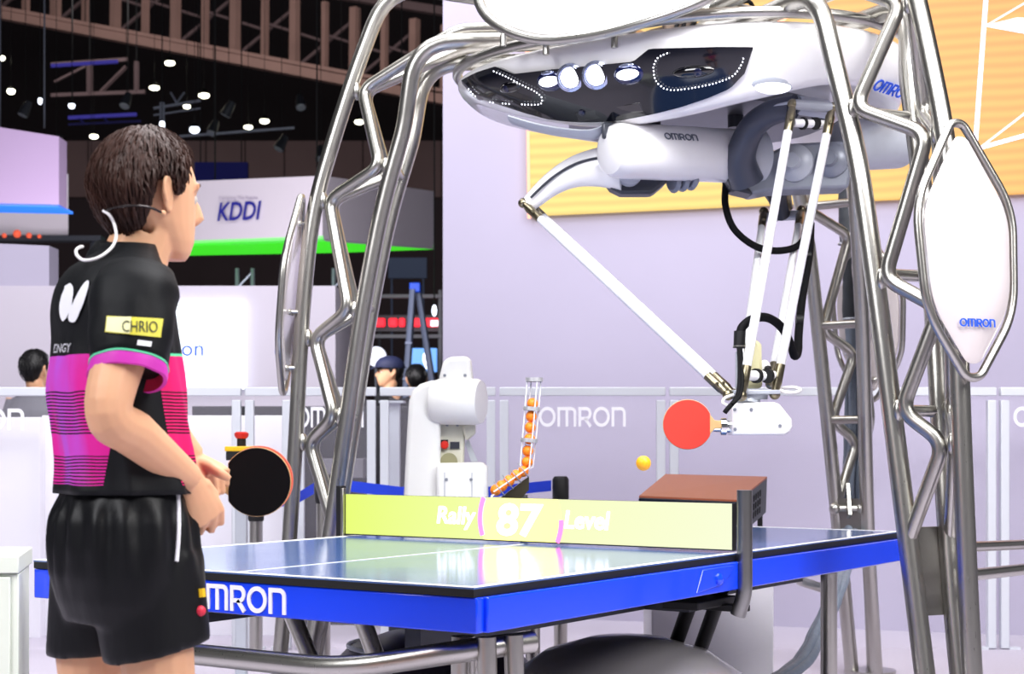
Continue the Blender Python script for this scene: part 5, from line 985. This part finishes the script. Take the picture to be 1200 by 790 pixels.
# --- decals that follow the cloth
def inv(surf, px, py, ur, vr):
    def er(q): a = prj(surf(*q)); return (a[0]-px)**2+(a[1]-py)**2
    cand = [(lerp(*ur, i/14), lerp(*vr, j/14)) for i in range(15) for j in range(15)]; su, sv = (ur[1]-ur[0])/14, (vr[1]-vr[0])/14
    for it in range(6):
        b = min(cand, key=er); su /= 2; sv /= 2; cand = [(b[0]+i*su, b[1]+j*sv) for i in (-1, 0, 1) for j in (-1, 0, 1)]
    return min(cand, key=er)
THR = (RD(-216), RD(-40)); onsh = lambda x, y, off=.004: shirt(*inv(shirt, x, y, THR, (1.02, 1.43)), off)
def near_psi():   # half of the sleeve that faces the camera
    best = max(range(0, 360, 5), key=lambda a: (fR(RD(a), .6)-lerp(SA_, SB_, .6)).dot(camd)); return (RD(best-85), RD(best+85))
PSI = near_psi(); onsl = lambda x, y, off=.003: fR(*inv(fR, x, y, PSI, (.1, .93)), off)
def patch(quad, on, nx, ny, name, m, parent, off=.003, th=.0015):
    a, b, c, d = [V((*q, 0)) for q in quad]; top = []; bot = []
    for j in range(ny+1):
        for i in range(nx+1): q = lerp(lerp(a, b, i/nx), lerp(d, c, i/nx), j/ny); top.append(on(q.x, q.y, off)); bot.append(on(q.x, q.y, off-th))
    fs = [(j*(nx+1)+i, j*(nx+1)+i+1, (j+1)*(nx+1)+i+1, (j+1)*(nx+1)+i) for j in range(ny) for i in range(nx)]; n = len(top); mb = MB(); mb.add(top, fs); 
    return mb.build(name, m, parent)
M_yel = mat('yellow_patch', 'e2d94a', .5); M_pyl = mat('overexposed_yellow_patch', 'f2efb4', .5)
patch([(124, 390), (187, 396), (190, 374), (126, 371)], onsl, 10, 4, 'sponsor_patch', M_yel, slR, .003)
patch([(125, 389), (152, 392), (154, 372), (127, 372.5)], onsl, 5, 4, 'sponsor_patch_highlight', M_pyl, slR, .0036)  # bright glare on this end of the patch, painted as a paler yellow layer
def cloth_text(txt, x0, y0, x1, y1, h, on, name, m, parent, sh_=0, bold=0):
    mb = text_mb(txt, lambda x, y, z: V((x, y, z)), 1.0, .001, sh_, bold); xm = max(p.x for p in mb.v); mb.v = [on(lerp(x0, x1, p.x/xm), lerp(y0, y1, p.x/xm)-p.y*h, .0046) for p in mb.v]; mb.build(name, m, parent, smooth=False)
cloth_text('CHRIO', 143, 390, 183, 390.5, 19, onsl, 'lettering', mat('slate_lettering', '5a6152', .6), slR)
patch([(160, 405), (176, 407), (177, 401), (161, 399)], onsl, 3, 2, 'small_badge', M_whitel, slR, .003)
def blob(pts, on, name, m, parent, off=.004):
    c = V((sum(p[0] for p in pts)/len(pts), sum(p[1] for p in pts)/len(pts), 0)); sp_ = spline([V((*p, 0)) for p in pts], 4, True); mb = MB(); n = len(sp_); vs = [on(c.x, c.y, off)]
    for t in (.5, 1): vs += [on(lerp(c.x, p.x, t), lerp(c.y, p.y, t), off) for p in sp_]
    fs = [(0, 1+i, 1+(i+1) % n) for i in range(n)]+[(1+i, 1+n+i, 1+n+(i+1) % n, 1+(i+1) % n) for i in range(n)]; mb.add(vs, fs); return mb.build(name, m, parent)
blob([(84, 332), (88, 338), (87, 352), (85, 362), (79, 374), (75, 376), (72, 366), (73, 352), (78, 338)], onsh, 'wing_mark', M_whitel, sh); blob([(104, 329), (106, 332), (103, 345), (97, 362), (90, 377), (83, 376), (83, 367), (89, 352), (97, 337)], onsh, 'wing_mark', M_whitel, sh)
cloth_text('ENGY', 65, 413.5, 86, 412, 14, onsh, 'lettering', M_whitel, sh, .25, .02)
# --- shorts
so_ = MB(); SP = [(1.02, 146, .108, .155), (1.0, 145, .118, .168), (.95, 144, .137, .185), (.90, 144, .142, .190), (.85, 145, .142, .190), (.80, 147, .134, .185), (.76, 148, .12, .17)]
so_.loft([[V((PL(c, 600, 0).x+a*cos(2*pi*k/28), b*sin(2*pi*k/28), z)) for k in range(28)] for z, c, a, b in SP])
def shl(hemc, top, r0, r1, tilt):
    n = 24; rings = []
    for t in [i/8 for i in range(9)]:
        c = lerp(top, hemc, t); r = lerp(r0, r1, t); rings.append([c+V((r*1.08*cos(2*pi*k/n), r*.98*sin(2*pi*k/n), tilt*t*cos(2*pi*k/n))) for k in range(n)])
    so_.loft(rings)
shl(PL(183, 763, -.10), PL(168, 650, -.085), .10, .090, .022); shl(PL(112, 764, .105), PL(125, 650, .085), .10, .090, .006)
sm_ = remesh(so_, .008, 4, .5)
def fold(p):
    an = atan2(p.y, p.x); q = V((p.x*6, p.y*6, p.z*1.5)); f = .010*noise.noise(q*1.3)*sm((1.01-p.z)/.08)+.006*sin(an*17+4*noise.noise(q))*sm((p.z-.80)/.14)*sm((1.005-p.z)/.05)+.005*noise.noise(V((p.x*14, p.y*14, p.z*5)))
    return p+V((cos(an), sin(an), 0))*f
sm_.v = [fold(p) for p in sm_.v]; M_sho = mat('black_satin_shorts', '05060a', .48, 0, .1, 20, bump=.15, bs=25, spec=.32, stretch=(1, 1, .35)); sho = sm_.build('shorts', M_sho, pl, ang=180)
def onsho(x, y, off=.006):
    # walk along the pixel ray to the shorts surface
    o_ = camL; d_ = (toL(P(x, y, 3.0))-camL).normalized(); ok, loc, nr, ix = sho.ray_cast(o_, d_); return (loc+nr*off) if ok else toL(P(x, y, 3.0))
bpy.context.view_layer.update()
mb = MB(); mb.tube([onsho(x, y, .002) for x, y in ((207.5, 578), (208.5, 595), (209, 615), (208, 635), (206, 658))], .0042, 6); mb.build('side_piping', M_whitel, pl)
mb = MB(); mb.tube([onsho(235, 690, .001), onsho(236, 700, .001)], .008, 8); mb.build('yellow_emblem', mat('emblem_yellow', 'f2c21c', .5), pl); mb = MB(); mb.ell(onsho(235, 716, .0), (.010, .010, .010)); mb.build('red_white_emblem', mat('emblem_red', 'e0304a', .5), pl)
for K in (RK, LK):
    x, y, z = K[4]; mb = MB(); mb.loft([[V((x+.06+a*cos(2*pi*k/20)*(1.0), y+b*sin(2*pi*k/20), h)) for k in range(20)] for h, a, b in ((0, .132, .044), (.02, .136, .047), (.045, .128, .045))]); mb.build('shoe_sole', M_whitel, pl)
    mb = MB(); mb.loft([[V((x+c+a*cos(2*pi*k/20), y+b*sin(2*pi*k/20), h)) for k in range(20)] for h, c, a, b in ((.04, .06, .126, .044), (.06, .05, .115, .043), (.085, .02, .075, .042), (.11, -.01, .05, .042), (.13, -.015, .046, .042))]); mb.build('shoe', M_blackm, pl)
# paddle in the left hand
pp = thing('table_tennis_paddle', 'black faced paddle with red back held by the player', 'paddle', toW(pcen)); pc = toW(pcen); nrm = (CAM-pc).normalized(); nrm = (nrm+RT*-.10+UP*-.05).normalized(); ux = RT-nrm*RT.dot(nrm); ux.normalize(); uy = nrm.cross(ux); uy = uy if uy.z > 0 else -uy
R = .0705; outp = [(R*cos(RD(180+33+i*(360-66)/48))*1.0, R*sin(RD(180+33+i*(360-66)/48))*1.02) for i in range(49)]
mb = MB(); mb.prism([pc+ux*x+uy*y for x, y in outp], -nrm*.006); mb.build('blade', M_wood, pp, bev=.001)
mb = MB(); mb.prism([pc+ux*x*.985+uy*y*.985+nrm*.0003 for x, y in outp], nrm*.004); mb.build('black_rubber', M_rubber, pp, bev=.0015)
mb = MB(); mb.prism([pc+ux*(x*1.0+.004)+uy*(y+.003)-nrm*.0063 for x, y in outp], -nrm*.005); mb.build('red_rubber', mat('salmon_red_rubber', 'e8705c', .6), pp, bev=.0015)
mb = MB(); mb.tube([pc-ux*.052-nrm*.003, pc-ux*.075-nrm*.003-uy*.001, pc-ux*.11-nrm*.003-uy*.004, pc-ux*.15-nrm*.003-uy*.008], [(.035, .006), (.015, .010), (.013, .011), (.016, .011)], 14, flat=uy); mb.build('handle', M_wood, pp)
# headset microphone
hs = thing('headset', 'thin white headset microphone wire looped behind the player neck', 'headset', toW(H(-.1, 0, .05))); M_wire = mat('white_wire', 'f2eef0', .3); M_wire2 = mat('dark_headband_wire', '3a3434', .2, .4)
def hp(px, py, yl): return toW(PL(px, py, yl))
mb = MB(); mb.tube(spline([hp(189, 249, -.108), hp(175, 243, -.118), hp(156, 241, -.114), hp(137, 243, -.09), hp(122, 247, -.05)], 8), .0024, 8); mb.build('headband', M_wire2, hs)
mb = MB(); mb.tube(spline([hp(121, 247, -.05), hp(128, 252, -.06), hp(134, 263, -.06), hp(136, 278, -.085), hp(130, 291, -.10), hp(115, 302, -.11), hp(99, 305, -.10), hp(90, 299, -.08), hp(90, 292, -.07), hp(97, 289, -.06)], 8), .0030, 8); mb.build('wire', M_wire, hs)
mb = MB(); mb.ell(hp(191, 250, -.10), (.006, .006, .006)); mb.build('ear_hook', M_skin, hs)
# ---------------------------------------------------------------- bystanders
def bystander(label, px, pytop, d, yaw, shirt_m, hair_m, cap=None, seed=5, hgt=None, tuft=260):
    b = W((px-600)/FPX*d, d, 0); t = thing('person', label, 'person', b, rz=atan2(RT.y, RT.x)); ORG[t.name] = V((0, 0, 0))     # local x = picture right, y = away
    zt_ = CAM.z+(HOR-pytop)/FPX*d; k = zt_/1.72
    Hh = head_frame(V((0, 0, zt_-.145)), yaw, 0, 1.0); mb = MB(); add_head(mb, Hh); r = lambda p: rotz(p, yaw)
    limb(mb, [V((0, 0, zt_-.32)), V((0, 0, zt_-.26)), Hh(-.02, 0, .05)], [.07, .058, .055])
    sz = zt_-.31
    for s_ in (-1, 1):
        limb(mb, [r((0, s_*.17, sz)), r((-.01, s_*.22, sz-.28)), r((.02, s_*.23, sz-.52))], [.05, .042, .03]); hand(mb, r((.02, s_*.23, sz-.53)), V((.0, 0, -1)), r((0, s_, 0)), r((1, 0, 0)), (.3, .3, .2))
        limb(mb, [r((0, s_*.09, sz-.5)), r((.0, s_*.1, sz*.36)), r((-.01, s_*.1, .08))], [.085, .058, .04]); mb.tube([r((-.04, s_*.1, .04)), r((.06, s_*.1, .035)), r((.17, s_*.1, .025))], [.038, .04, .025], 10)
    mb.loft([[r((a*cos(2*pi*q/16), b_*sin(2*pi*q/16), z)) for q in range(16)] for z, a, b_ in ((sz-.58, .1, .15), (sz-.3, .09, .14), (sz-.08, .1, .17), (sz+.01, .07, .13))])
    remesh(mb, .009, 2, .5).build('body', M_skin, t, ang=180)
    mb = MB(); mb.loft([[r((a*cos(2*pi*q/20), b_*sin(2*pi*q/20), z)) for q in range(20)] for z, a, b_ in ((sz-.60, .13, .185), (sz-.3, .12, .18), (sz-.08, .125, .2), (sz+.0, .1, .17), (sz+.035, .065, .085))])
    for s_ in (-1, 1): mb.tube([r((0, s_*.14, sz-.02)), r((-.005, s_*.2, sz-.16)), r((-.01, s_*.225, sz-.30))], [.075, .066, .06], 14)
    remesh(mb, .012, 3, .5).build('shirt', shirt_m, t, ang=180)
    mb = MB(); mb.loft([[r((a*cos(2*pi*q/20), b_*sin(2*pi*q/20), z)) for q in range(20)] for z, a, b_ in ((sz-.85, .12, .18), (sz-.7, .13, .19), (sz-.57, .125, .175))])
    for s_ in (-1, 1): mb.tube([r((0, s_*.09, sz-.75)), r((0, s_*.1, .5)), r((0, s_*.1, .06))], [.1, .078, .065], 14)
    remesh(mb, .014, 2, .5).build('trousers', M_dark, t, ang=180)
    hair('hair', Hh, hair_m, t, seed, .85, tuft, .018)
    for s_ in (-1, 1):
        mb = MB(); mb.ell(Hh(.0715, s_*.031, .118), (.0125,)*3, None, 10, 6); e_ = mb.build('eye', mat('eye_white', 'efeae6'), t); mb = MB(); mb.ell(Hh(.0825, s_*.031, .118), (.003, .006, .006), None, 8, 6); mb.build('iris', mat('dark_iris', '1c120c'), e_)
        mb = MB(); mb.tube([Hh(.072, s_*.052, .142), Hh(.087, s_*.034, .148), Hh(.094, s_*.014, .145)], .0035, 6); mb.build('eyebrow', hair_m, t)
    if cap:
        n = 28; mb = MB(); mb.loft([[Hh(-.008+rx*cos(2*pi*q/n), ry*sin(2*pi*q/n), z) for q in range(n)] for z, rx, ry in ((.150, .122, .097), (.175, .124, .099), (.205, .112, .09), (.232, .085, .068), (.248, .045, .036), (.252, .01, .008))]); cp = mb.build('cap', cap, t)
        mb = MB(); mb.loft([[Hh(.02+rx*cos(2*pi*q/n), ry*sin(2*pi*q/n), z-.35*max(0, rx*cos(2*pi*q/n)-.1)) for q in range(n)] for z, rx, ry in ((.150, .10, .08), (.154, .168, .078), (.160, .168, .078), (.162, .1, .08))]); mb.build('cap_brim', cap, cp)
    return t
M_navy = mat('navy_cotton', '141b3c', .7, 0, .1)
bystander('bystander with short black hair behind the barrier at far left', 42, 410, 10.4, RD(70), mat('grey_cotton', '6a6a72', .8), M_hairb, None, 8)
bystander('man in a navy cap looking left behind the barrier', 456, 418, 13.2, RD(200), mat('black_cotton', '15151a', .8), M_hairb, M_navy, 9, tuft=80)
bystander('dark haired visitor partly hidden by the white robot arm', 488, 427, 13.6, RD(95), mat('black_cotton', '15151a'), M_hairb, None, 11, tuft=160)
